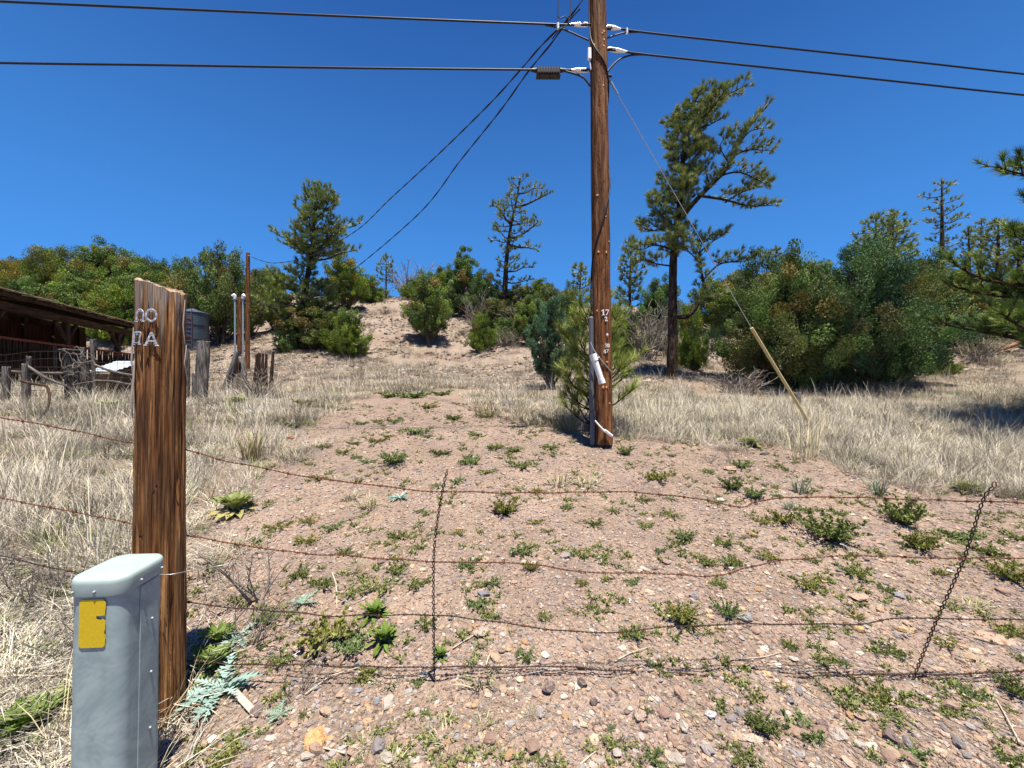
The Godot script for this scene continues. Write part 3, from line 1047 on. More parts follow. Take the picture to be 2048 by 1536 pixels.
func build_cables() -> void:
	var c1 := cable("overhead_cable", "upper black overhead cable running left from the utility pole", "cable", [P(1180, 49, 5.98), P(1150, 50, 5.97), P(1110, 49, 5.96), P(700, 33, 5.7), P(300, 16, 5.55), P(0, 3, 5.42), P(-700, -30, 5.1), P(-2400, -80, 4.6)], 0.0145, M.black_cable, 0.3)
	strain_clamp(c1, P(1178, 50, 5.98), P(1137, 49, 5.97))
	var j1 := spline([P(1090, 50, 5.95), P(1125, 58, 5.97), P(1178, 81, 5.99)], 0.1)
	for k in j1.size():
		j1[k] -= c1.position
	part("loop", tube_mesh(j1, 0.012, 0.012, 6, M.black_cable), c1)
	var c2 := cable("overhead_cable", "lower black overhead cable running left from the utility pole through the splice case", "cable", [P(1180, 140, 5.98), P(1150, 140, 5.97), P(1110, 140, 5.96), P(700, 136, 5.7), P(300, 130, 5.55), P(0, 126, 5.42), P(-700, 112, 5.1), P(-2400, 90, 4.6)], 0.0145, M.black_cable, 0.3)
	strain_clamp(c2, P(1178, 141, 5.98), P(1137, 140, 5.97))
	var j2 := spline([P(1125, 141, 5.96), P(1150, 148, 5.97), P(1168, 156, 5.98), P(1180, 172, 5.99)], 0.08)
	for k in j2.size():
		j2[k] -= c2.position
	part("loop", tube_mesh(j2, 0.014, 0.014, 6, M.black_cable), c2)
	var c3 := cable("overhead_cable", "upper black overhead cable running right from the utility pole", "cable", [P(1214, 54, 6.0), P(1250, 59, 6.03), P(1300, 66, 6.08), P(1600, 99, 6.4), P(1850, 126, 6.65), P(2048, 148, 6.85), P(2600, 205, 7.4), P(3600, 300, 8.4)], 0.014, M.black_cable, 0.3)
	strain_clamp(c3, P(1213, 54, 6.0), P(1242, 58, 6.02))
	var j3 := spline([P(1212, 77, 6.0), P(1235, 69, 6.02), P(1255, 65, 6.04), P(1285, 64, 6.07)], 0.08)
	for k in j3.size():
		j3[k] -= c3.position
	part("loop", tube_mesh(j3, 0.011, 0.011, 6, M.black_cable), c3)
	part("clip", tube_mesh(PackedVector3Array([P(1254, 57, 6.02) - c3.position, P(1254, 67, 6.02) - c3.position]), 0.02, 0.02, 6, M.bright_metal), c3)
	var c4 := cable("overhead_cable", "lower black overhead cable running right from the utility pole", "cable", [P(1216, 99, 6.0), P(1255, 104, 6.03), P(1300, 110, 6.08), P(1600, 142, 6.4), P(1850, 169, 6.65), P(2048, 190, 6.85), P(2600, 245, 7.4), P(3600, 330, 8.4)], 0.0145, M.black_cable, 0.3)
	strain_clamp(c4, P(1214, 98, 6.0), P(1257, 104, 6.03))
	var j4 := spline([P(1212, 147, 6.0), P(1232, 124, 6.02), P(1252, 113, 6.04), P(1278, 109, 6.07), P(1310, 111, 6.1)], 0.08)
	for k in j4.size():
		j4[k] -= c4.position
	part("loop", tube_mesh(j4, 0.014, 0.014, 6, M.black_cable), c4)

	# splice case on the lower left cable
	var sc := thing("splice_case", "black ribbed splice case hanging on the lower left overhead cable", "splice case", P(1096.5, 145, 5.95))
	part("case", box_mesh(Vector3(0.35, 0.10, 0.12), 0.018, M.black_plastic), sc)
	for k in 9:
		part("rib", box_mesh(Vector3(0.012, 0.112, 0.132), 0.003, M.black_plastic), sc, Vector3(-0.16 + k * 0.04, 0, 0))
	part("flange", box_mesh(Vector3(0.36, 0.02, 0.10), 0.005, M.black_plastic), sc, Vector3(0, -0.062, 0))
	for s in [-1.0, 1.0]:
		part("nozzle", tube_mesh(PackedVector3Array([Vector3(0.17 * s, 0.03, 0), Vector3(0.26 * s, 0.035, 0)]), 0.035, 0.02, 8, M.black_plastic), sc)
	for x in [-0.13, 0.02, 0.14]:
		part("bolt", tube_mesh(PackedVector3Array([Vector3(x, -0.06, 0.02), Vector3(x, -0.11, 0.02)]), 0.008, 0.004, 5, M.dark_rust), sc)

	# two twisted service drops that fall away to the poles on the left
	var pa := [P(1172, -12, 5.9), P(1140, 33, 6.0), P(1082, 92, 6.3), P(1045, 135, 6.7), P(975, 212, 7.5), P(870, 315, 9.2), P(780, 398, 11.0), P(710, 463, 13.0), P(620, 512, 15.0), P(548, 526, 16.2), P(503, 514, 16.95)]
	var pb := [P(1160, 18, 5.92), P(1128, 52, 6.05), P(1100, 90, 6.25), P(1055, 145, 6.65), P(1000, 222, 7.3), P(920, 322, 8.6), P(840, 425, 10.0), P(715, 533, 12.0), P(640, 585, 12.8), P(560, 613, 13.3), P(487, 600, 13.6)]
	for q in 2:
		var pts: Array = pa if q == 0 else pb
		var o: Vector3 = pts[0]
		var root := thing("service_drop", "upper twisted black service wire sloping down left past the left pine" if q == 0 else "lower twisted black service wire sloping down left to the conduit post", "cable", o)
		var sp := spline(pts, 0.04)
		for k in sp.size():
			sp[k] -= o
		part("conductors", twisted(sp, 0.0065, 0.0085, 0.9, M.black_cable), root)
	# drop loops at the head of the pole
	var lp := thing("drop_loop", "tangle of thin black drop wires looping beside the pole head", "cable", P(1117, -20, 5.95))
	for pts2 in [[P(1117, -20, 5.95), P(1116, 18, 5.95), P(1116, 40, 5.95), P(1118, 56, 5.95)], [P(1141, -20, 5.95), P(1141, 20, 5.95), P(1139, 40, 5.95), P(1132, 52, 5.95), P(1118, 60, 5.95), P(1105, 78, 6.0)], [P(1115, 30, 5.95), P(1120, 36, 5.96), P(1131, 33, 5.97), P(1139, 40, 5.97)]]:
		var sp2 := spline(pts2, 0.04)
		for k in sp2.size():
			sp2[k] -= lp.position
		part("wire", tube_mesh(sp2, 0.008, 0.008, 5, M.black_cable), lp)
	part("tap_clamp", tube_mesh(PackedVector3Array([P(1116, 47, 5.94) - lp.position, P(1116, 58, 5.94) - lp.position]), 0.024, 0.02, 8, M.bright_metal), lp)

	# guy wire with its yellow guard
	var ga := P(1214, 152, 5.98)
	var gb := P(1503, 656, 7.05)
	var gc := P(1634, 876, 7.5)
	gc.y = height(gc.x, gc.z) - 0.05
	var guy := thing("guy_wire", "thin steel guy wire with a long yellow guard, anchored right of the utility pole", "guy wire", gc)
	part("strand", tube_mesh(PackedVector3Array([ga - gc, gb - gc, Vector3.ZERO]), 0.006, 0.006, 6, M.strand), guy)
	var gd := (gb - gc).normalized()
	part("grip", tube_mesh(PackedVector3Array([ga - gc, ga - gc - gd * 0.3]), 0.02, 0.012, 6, M.zinc), guy)
	var gm := MB.new()
	gm.tube(PackedVector3Array([gd * 0.02, gb - gc]), PackedFloat32Array([0.027, 0.027]), 14, Color.WHITE)
	part("guard", gm.mesh(M.yellow_plastic), guy)

# ---------------------------------------------------------------- near post with letters

func build_front_post() -> void:
	var base := Vector3((312.5 - 1024.0) / FOCAL * 1.92, 0, -1.92)
	base.y = height(base.x, base.z) - 0.06
	var top := P(316, 571, 1.92).y
	var root := thing("fence_post", "thick split brown timber post with metal letters beside the grey-green pedestal", "post", base)
	var h := top - base.y
	# a squared-off round timber with checks, splinters and a weathered, slanting top
	var b := MB.new()
	var rings := 150
	var seg := 120
	for k in rings + 1:
		var f := float(k) / rings
		for j in seg + 1:
			var a := TAU * (j % seg) / seg
			var ca := cos(a)
			var sa := sin(a)
			var sq := 1.0 / pow(pow(absf(ca), 3.4) + pow(absf(sa), 3.4), 1.0 / 3.4)
			var r := lerpf(0.0945, 0.0905, clampf(f * 1.1, 0, 1)) * lerpf(1.0, sq, 0.25)
			if f < 0.45:
				r *= 1.0 + (0.45 - f) * 0.10
			r *= 1.0 + 0.03 * nz.get_noise_3d(ca * 0.9, sa * 0.9, f * 2.6)
			var g := absf(nz.get_noise_3d(ca * 2.3 + 4.0, sa * 2.3, f * 0.75))
			r -= 0.012 * pow(maxf(0.0, 1.0 - g * 9.0), 1.5)
			var g2 := absf(nz.get_noise_3d(ca * 6.5 + 11.0, sa * 6.5, f * 1.6))
			r -= 0.006 * pow(maxf(0.0, 1.0 - g2 * 5.0), 1.5) * (1.0 - smoothstep(0.93, 1.0, f) * 0.6)
			r += 0.003 * nz.get_noise_3d(ca * 14.0, sa * 14.0, f * 6.0)
			var y := h * f
			if f > 0.94:
				var e := (f - 0.94) / 0.06
				y += e * (-0.022 * ca - 0.012 * ca * ca * signf(ca) + 0.010 * nz.get_noise_2d(ca * 2.0, sa * 2.0) + 0.003 * nz.get_noise_2d(ca * 11.0, sa * 11.0))
			b.v.append(Vector3(ca * r, y, sa * r) + Vector3(0.012 * (1.0 - f), 0, -0.03 * f))
			b.c.append(Color.WHITE)
			b.t.append(Vector2(float(j) / seg, 1.0 - f))
	var w := seg + 1
	for k in rings + 1:
		for j in seg + 1:
			var dl := b.v[k * w + posmod(j - 1, seg)]
			var dr := b.v[k * w + (j + 1) % seg]
			b.n.append((b.v[mini(k + 1, rings) * w + j] - b.v[maxi(k - 1, 0) * w + j]).cross(dr - dl).normalized())
	for k in rings:
		for j in seg:
			var q := k * w + j
			b.i.append_array(PackedInt32Array([q, q + 1, q + w, q + 1, q + w + 1, q + w]))
	var prev := []
	var mid := Vector3(0, h + 0.004, -0.03)
	for rg in 7:
		var row := []
		for j in seg:
			var e2 := b.v[rings * w + j]
			var q3 := mid.lerp(e2, 1.0 - rg / 7.0)
			if rg > 0:
				q3.y += 0.006 * nz.get_noise_2d(q3.x * 60.0, q3.z * 60.0)
			row.append(b.vert(q3, Vector3.UP, Color.WHITE, Vector2(float(j) / seg, 0.005 + 0.004 * rg)))
		if rg > 0:
			for j in seg:
				var j2 := (j + 1) % seg
				b.i.append_array(PackedInt32Array([prev[j], prev[j2], row[j2], prev[j], row[j2], row[j]]))
		prev = row
	var cc := b.vert(mid, Vector3.UP, Color.WHITE, Vector2(0.5, 0.03))
	for j in seg:
		b.i.append_array(PackedInt32Array([prev[j], prev[(j + 1) % seg], cc]))
	part("timber", b.mesh(M.post), root)
	# loose splinters on the left edge
	for e in [[263, 655, 780, 0.004], [266, 700, 840, 0.005], [262, 750, 850, 0.006], [369, 690, 760, 0.003], [366, 600, 700, 0.003]]:
		var s := PackedVector3Array([P(e[0] + 4.0, e[1], 1.86) - base, P(e[0], (e[1] + e[2]) * 0.5, 1.845) - base, P(e[0] + 5.0, e[2], 1.87) - base])
		var sb := MB.new()
		sb.tube(s, PackedFloat32Array([0.002, e[3], 0.001]), 4, Color.WHITE, true)
		part("splinter", sb.mesh(M.dry_stick), root)
	# embossed metal letters, bent and nailed on
	var letters := [
		[[[-0.55, -1], [-0.5, 0.2], [-0.35, 0.8], [0.05, 1.0], [0.5, 0.75], [0.72, 0.2], [0.72, -1]], 281, 631, 0.95],
		[[[0, -1], [-0.55, -0.55], [-0.68, 0.1], [-0.4, 0.8], [0, 1], [0.42, 0.8], [0.68, 0.1], [0.5, -0.6], [0, -1]], 303.5, 631, 1.0],
		[[[-0.65, -1], [-0.62, 0.0], [-0.65, 0.95], [0.7, 0.95], [0.66, 0.0], [0.68, -1]], 276, 677, 0.92],
		[[[-0.78, -1], [-0.4, 0.0], [-0.08, 0.98], [0.12, 0.98], [0.45, 0.0], [0.82, -1]], 303.5, 679, 0.95]]
	var word := ["letter_d", "letter_o", "letter_h", "letter_a"]
	for q in 4:
		var L: Array = letters[q]
		var lb := MB.new()
		var hh := 0.028
		var pts := []
		for e in L[0]:
			pts.append(Vector3(e[0] * hh * L[3], e[1] * hh, 0))
		var sp := spline(pts, 0.004)
		for k in sp.size() - 1:
			var mm := (sp[k] + sp[k + 1]) * 0.5
			lb.box(bar(sp[k], sp[k + 1], Vector3(0, 0, 1)), Vector3(sp[k].distance_to(sp[k + 1]) + 0.002, 0.003 + 0.001 * sin(k * 0.9), 0.0085), 0.001, Color.WHITE)
		if q != 1:
			for e in [L[0][0], L[0][L[0].size() - 1]]:
				lb.box(Transform3D(Basis(), Vector3(e[0] * hh * L[3], -hh, 0)), Vector3(0.0165, 0.005, 0.005), 0.0015, Color.WHITE)
		if q == 3:
			lb.box(Transform3D(Basis(), Vector3(0, -0.3 * hh, 0)), Vector3(0.026, 0.007, 0.003), 0.001, Color.WHITE)
		var pl := part("metal_letter", lb.mesh(M.zinc), root)
		# they sit on the side of the post that faces the road
		var axis := Vector3(base.x, 0, base.z - 0.02)
		var f2 := (-axis).normalized()
		var r2 := Vector3(f2.z, 0, -f2.x)
		var off := axis.length() * sin(atan((L[1] - 1024.0) / FOCAL) - atan(axis.x / -axis.z))
		var sn := clampf(off / 0.096, -0.9, 0.9)
		var nn := f2 * sqrt(1.0 - sn * sn) + r2 * sn
		var at := axis + nn * 0.099
		at.y = EYE - (L[2] - 768.0) / FOCAL * -at.z
		pl.transform = Transform3D(Basis(Vector3.UP.cross(nn).normalized(), Vector3.UP, nn), at - base)
		pl.rotate_object_local(Vector3(1, 0, 0), rf(-0.1, 0.02))
		for e in [Vector3(0, 0.018, 0), Vector3(-0.012, -0.02, 0), Vector3(0.012, -0.02, 0)]:
			part("nail", tube_mesh(PackedVector3Array([e - Vector3(0, 0, 0.02), e + Vector3(0, 0, 0.004)]), 0.0022, 0.003, 6, M.zinc), pl)

# ---------------------------------------------------------------- pedestal

func rounded(w: float, d: float, r: float, n: int) -> PackedVector2Array:
	var out := PackedVector2Array()
	for q in 4:
		var cx := (w * 0.5 - r) * (1.0 if q == 0 or q == 3 else -1.0)
		var cz := (d * 0.5 - r) * (1.0 if q < 2 else -1.0)
		for k in n + 1:
			var a := PI * 0.5 * q + PI * 0.5 * k / n
			out.append(Vector2(cx + cos(a) * r, cz + sin(a) * r))
	return out

func extrude(b: MB, rows: Array, closed_top := true) -> void:
	# rows: [[outline, y], ...] with equal point counts
	var n: int = rows[0][0].size()
	var st := b.v.size()
	for k in rows.size():
		var ol: PackedVector2Array = rows[k][0]
		for j in n + 1:
			var p := ol[j % n]
			var q1 := ol[(j + 1) % n]
			var q0 := ol[posmod(j - 1, n)]
			var tn := (q1 - q0).normalized()
			var kk := maxi(k - 1, 0)
			var k2 := mini(k + 1, rows.size() - 1)
			var o0: Vector2 = rows[kk][0][j % n]
			var o1: Vector2 = rows[k2][0][j % n]
			var dy: float = rows[k2][1] - rows[kk][1]
			var outw := Vector2(tn.y, -tn.x)
			var slope := -(o1 - o0).dot(outw) / maxf(absf(dy), 0.0005)
			b.vert(Vector3(p.x, rows[k][1], p.y), Vector3(outw.x, slope, outw.y).normalized(), Color.WHITE)
	for k in rows.size() - 1:
		for j in n:
			var q := st + k * (n + 1) + j
			b.i.append_array(PackedInt32Array([q, q + 1, q + n + 1, q + 1, q + n + 2, q + n + 1]))
	if closed_top:
		var last: PackedVector2Array = rows[rows.size() - 1][0]
		var y: float = rows[rows.size() - 1][1]
		var c := b.vert(Vector3(0, y, 0), Vector3.UP, Color.WHITE)
		var s2 := b.v.size()
		for j in n:
			b.vert(Vector3(last[j].x, y, last[j].y), Vector3.UP, Color.WHITE)
		for j in n:
			b.i.append_array(PackedInt32Array([c, s2 + j, s2 + (j + 1) % n]))

func build_pedestal() -> void:
	var c := Vector3(-1.522, 0, -1.535)
	c.y = height(c.x, c.z) - 0.05
	var top := 0.905
	var root := thing("utility_pedestal", "grey-green metal utility pedestal with a yellow sticker, in front of the timber post", "pedestal", c)
	root.rotation = Vector3(0.0, 0.10, -0.018)
	var h := top - c.y
	var b := MB.new()
	var o1 := rounded(0.178, 0.215, 0.046, 10)
	var rows := []
	for k in 25:
		rows.append([o1, (h - 0.03) * k / 24.0])
	extrude(b, rows)
	# shallow dents in the sheet
	for k in b.v.size():
		var p := b.v[k]
		b.v[k] += b.n[k] * 0.0022 * nz.get_noise_3d(p.x * 9.0, p.y * 5.0, p.z * 9.0)
	part("body", b.mesh(M.pedestal), root)
	b = MB.new()
	var ol := func(g: float) -> PackedVector2Array: return rounded(0.178 + g, 0.215 + g, 0.046 + g * 0.5, 10)
	extrude(b, [[ol.call(0.004), h - 0.062], [ol.call(0.016), h - 0.062], [ol.call(0.016), h - 0.02], [ol.call(0.012), h - 0.009], [ol.call(0.0), h - 0.002], [ol.call(-0.03), h], [ol.call(-0.08), h + 0.002]])
	var lid := part("lid", b.mesh(M.pedestal_lid), root)
	# rivets round the lid rim
	var rv := MB.new()
	rv.tube(PackedVector3Array([Vector3.ZERO, Vector3(0, 0, 0.003), Vector3(0, 0, 0.005)]), PackedFloat32Array([0.006, 0.005, 0.002]), 8, Color.WHITE)
	var rm := rv.mesh(M.zinc)
	for e in [[-0.062, 0.1155, 0.0], [0.008, 0.1155, 0.0], [0.097, 0.03, PI * 0.5], [0.097, -0.07, PI * 0.5]]:
		var r := part("rivet", rm, lid)
		r.transform = Transform3D(Basis(Vector3.UP, e[2]), Vector3(e[0], h - 0.045, e[1]))
	# side cover strip with screws
	var sp := MB.new()
	sp.box(Transform3D(Basis(), Vector3(0.0905, (h - 0.07) * 0.5, -0.02)), Vector3(0.004, h - 0.075, 0.088), 0.0015, Color.WHITE)
	var cov := part("side_cover", sp.mesh(M.pedestal), root)
	for y in [0.12, 0.33, 0.55, 0.76]:
		var s := part("screw", rm, cov)
		s.transform = Transform3D(Basis(Vector3.UP, PI * 0.5).scaled(Vector3(1, 1, 1)), Vector3(0.093, y + 0.02, -0.03))
	# yellow sticker with a torn edge, a hair off the sheet
	var pts := PackedVector2Array()
	var hw := 0.0435
	var y0 := 0.66 - c.y
	var y1 := 0.832 - c.y
	for e in [[-hw + 0.008, y0], [hw - 0.008, y0], [hw - 0.001, y0 + 0.008], [hw, y0 + 0.045], [hw - 0.005, y0 + 0.052], [hw - 0.001, y0 + 0.066], [hw - 0.002, y0 + 0.098], [hw - 0.012, y0 + 0.104], [hw - 0.014, y0 + 0.098], [hw - 0.030, y0 + 0.103], [hw - 0.031, y0 + 0.112], [hw - 0.003, y0 + 0.114], [hw, y1 - 0.012], [hw - 0.009, y1], [-hw + 0.009, y1], [-hw, y1 - 0.009], [-hw, y0 + 0.009]]:
		pts.append(Vector2(e[0], e[1]))
	var tr := Geometry2D.triangulate_polygon(pts)
	var lb := MB.new()
	for p in pts:
		lb.vert(Vector3(p.x + 0.0, p.y, 0.1118), Vector3(0, 0, 1), Color.WHITE)
	for k in range(0, tr.size(), 3):
		lb.i.append_array(PackedInt32Array([tr[k], tr[k + 2], tr[k + 1]]))
	part("sticker", lb.mesh(M.yellow_label), root)
	# latch bolt near the foot
	var bolt := part("latch_bolt", tube_mesh(PackedVector3Array([Vector3(-0.02, 0.3, 0.1), Vector3(-0.02, 0.3, 0.122)]), 0.02, 0.017, 10, M.zinc), root)
	part("socket", tube_mesh(PackedVector3Array([Vector3(-0.02, 0.3, 0.1225), Vector3(-0.02, 0.3, 0.128)]), 0.009, 0.008, 8, M.dark_rust), bolt)

# ---------------------------------------------------------------- barbed wire

func barb_mesh() -> ArrayMesh:
	var b := MB.new()
	var ring := PackedVector3Array()
	for k in 13:
		var a := TAU * k / 6.0
		ring.append(Vector3(-0.006 + 0.001 * k, cos(a) * 0.0055, sin(a) * 0.0055))
	b.tube(ring, PackedFloat32Array([0.0016]), 4, Color.WHITE)
	for e in [[-0.006, 1.0, 0.3], [-0.002, -1.0, -0.4], [0.003, 0.2, 1.0], [0.006, -0.3, -1.0]]:
		var d := Vector3(0.15, e[1], e[2]).normalized()
		b.tube(PackedVector3Array([Vector3(e[0], 0, 0), Vector3(e[0], 0, 0) + d * 0.019]), PackedFloat32Array([0.0016, 0.0007]), 4, Color.WHITE)
	return b.mesh(M.rust)

func build_wire_fence() -> void:
	var bm := barb_mesh()
	var strands := [
		["top rusty barbed wire strand, sagging right of the timber post", [[-90, 818, 1.99], [0, 835, 2.0], [130, 858, 2.02], [262, 885, 2.06], [366, 898, 2.06], [470, 925, 2.02], [600, 950, 1.99], [750, 970, 1.95], [880, 984, 1.925], [1100, 985, 1.95], [1250, 984, 1.96], [1380, 995, 1.98], [1480, 1013, 2.0], [1510, 1003, 2.0], [1580, 996, 1.98], [1700, 995, 1.97], [1850, 1000, 1.95], [1965, 1003, 1.945], [2048, 1006, 1.96], [2150, 1010, 1.98]]],
		["second rusty barbed wire strand from the top", [[-90, 978, 2.0], [0, 996, 2.01], [130, 1020, 2.03], [262, 1047, 2.06], [370, 1070, 2.06], [480, 1090, 2.03], [600, 1105, 2.01], [750, 1115, 1.99], [870, 1124, 1.975], [1050, 1126, 1.99], [1150, 1141, 2.0], [1300, 1148, 2.01], [1440, 1150, 2.02], [1490, 1138, 2.02], [1560, 1122, 2.01], [1700, 1112, 2.0], [1850, 1115, 1.99], [1928, 1116, 1.985], [2048, 1115, 2.0], [2150, 1116, 2.01]]],
		["third dark barbed wire strand from the top, above the lowest one", [[-90, 1098, 2.03], [0, 1112, 2.04], [130, 1140, 2.05], [262, 1178, 2.06], [372, 1203, 2.06], [480, 1217, 2.05], [600, 1228, 2.04], [700, 1231, 2.03], [865, 1231, 2.02], [950, 1237, 2.03], [1100, 1260, 2.04], [1250, 1263, 2.05], [1400, 1250, 2.06], [1600, 1248, 2.06], [1727, 1248, 2.05], [1792, 1238, 2.05], [1875, 1236, 2.04], [2048, 1240, 2.05], [2150, 1242, 2.06]]],
		["lowest dark barbed wire strand just above the gravel", [[372, 1322, 2.08], [480, 1328, 2.07], [600, 1331, 2.06], [868, 1334, 2.05], [1000, 1333, 2.06], [1150, 1336, 2.07], [1300, 1344, 2.08], [1500, 1352, 2.09], [1650, 1352, 2.09], [1822, 1350, 2.09], [1950, 1346, 2.09], [2048, 1342, 2.09], [2150, 1340, 2.1]]]]
	for e in strands:
		var pts := []
		for q in e[1]:
			pts.append(P(q[0], q[1], q[2]))
		var o: Vector3 = pts[0]
		var root := thing("barbed_wire", e[0], "barbed wire", o, "barbed wire strands of the front fence")
		var sp := spline(pts, 0.012)
		# kinks of a slack old wire
		for k in sp.size():
			sp[k] += Vector3(0, nz.get_noise_2d(sp[k].x * 4.0, sp[k].y * 9.0) * 0.004, nz.get_noise_2d(sp[k].x * 3.0 + 50.0, sp[k].y) * 0.01) - o
		part("strand", twisted(sp, 0.0025, 0.0020, 0.045, M.rust if e[0].begins_with("top") or e[0].begins_with("second") else M.dark_rust), root)
		var run := 0.06
		for k in range(1, sp.size() - 1):
			run += sp[k].distance_to(sp[k - 1])
			if run > 0.125:
				run -= 0.125 + rf(-0.01, 0.01)
				var p := part("barb", bm, root)
				var x := (sp[k + 1] - sp[k]).normalized()
				var z := x.cross(Vector3.UP).normalized()
				p.transform = Transform3D(Basis(x, rf(0, TAU)) * Basis(x, z.cross(x), z), sp[k])
	# twisted wire stays
	for q in 2:
		var pts2 := []
		if q == 0:
			pts2 = [P(893, 946, 1.92), P(884, 985, 1.925), P(872, 1060, 1.95), P(867, 1125, 1.975), P(867, 1231, 2.02), P(868, 1334, 2.05), P(868, 1376, 2.08)]
		else:
			pts2 = [P(1986, 975, 1.93), P(1965, 1003, 1.945), P(1928, 1116, 1.985), P(1875, 1236, 2.04), P(1833, 1340, 2.09), P(1818, 1374, 2.1)]
		var o2: Vector3 = pts2[pts2.size() - 1]
		var root2 := thing("wire_stay", "upright twisted wire stay with a rusty tip, left of the two fence stays" if q == 0 else "leaning dark twisted wire stay with a loop on top, right of the two fence stays", "wire stay", o2, "twisted stays of the front fence")
		var sp3 := spline(pts2, 0.006)
		for k in sp3.size():
			sp3[k] -= o2
		part("twist", twisted(sp3, 0.0052, 0.0027, 0.062, M.dark_rust), root2)
		if q == 0:
			var tp := sp3[0]
			part("tip", tube_mesh(PackedVector3Array([tp + Vector3(0.001, 0.0, 0), tp + Vector3(0.004, 0.02, 0)]), 0.0035, 0.002, 5, M.rust), root2)
		else:
			var loop := PackedVector3Array()
			for k in 17:
				var a := TAU * k / 16.0 - PI * 0.6
				loop.append(sp3[0] + Vector3(0.006 + cos(a) * 0.010, 0.014 + sin(a) * 0.014, 0))
			part("loop", tube_mesh(loop, 0.0028, 0.0028, 5, M.rust), root2)
	# thin pale tie wire round the post
	var tw := spline([P(312, 1148, 1.80), P(340, 1149, 1.80), P(372, 1143, 1.85), P(430, 1133, 2.0), P(490, 1122, 2.04)], 0.02)
	for k in tw.size():
		tw[k] -= P(312, 1148, 1.80)
	single("tie_wire", "thin pale wire wrapped round the timber post above the pedestal lid's right side", "wire", tube_mesh(tw, 0.0016, 0.0016, 5, M.strand), P(312, 1148, 1.80))

# ---------------------------------------------------------------- old corral fence, stumps and scrap on the left

func old_post(label: String, u: float, d: float, v_top: float, r: float, lean: Vector3, sd: float, called := "old_post", group := "weathered posts of the old corral fence") -> Node3D:
	var b := at_depth(u, d)
	b.y -= 0.08
	var h := P(u, v_top, d).y - b.y
	var root := thing(called, label, "post", b, group)
	part("timber", rough_log(h, r, r * 0.85, 16, 18, lean, M.char_wood if sd < 2.5 else M.grey_wood, 0.12, 0.22, sd, 0.03), root)
	return root

func rod(called: String, label: String, cat: String, pts: Array, r0: float, r1: float, m: Material, wob := 0.1, sides := 7) -> MeshInstance3D:
	var o: Vector3 = pts[0]
	var sp := spline(pts, 0.15)
	for k in sp.size():
		sp[k] -= o
	return single(called, label, cat, tube_mesh(sp, r0, r1, sides, m, Color.WHITE, wob), o)

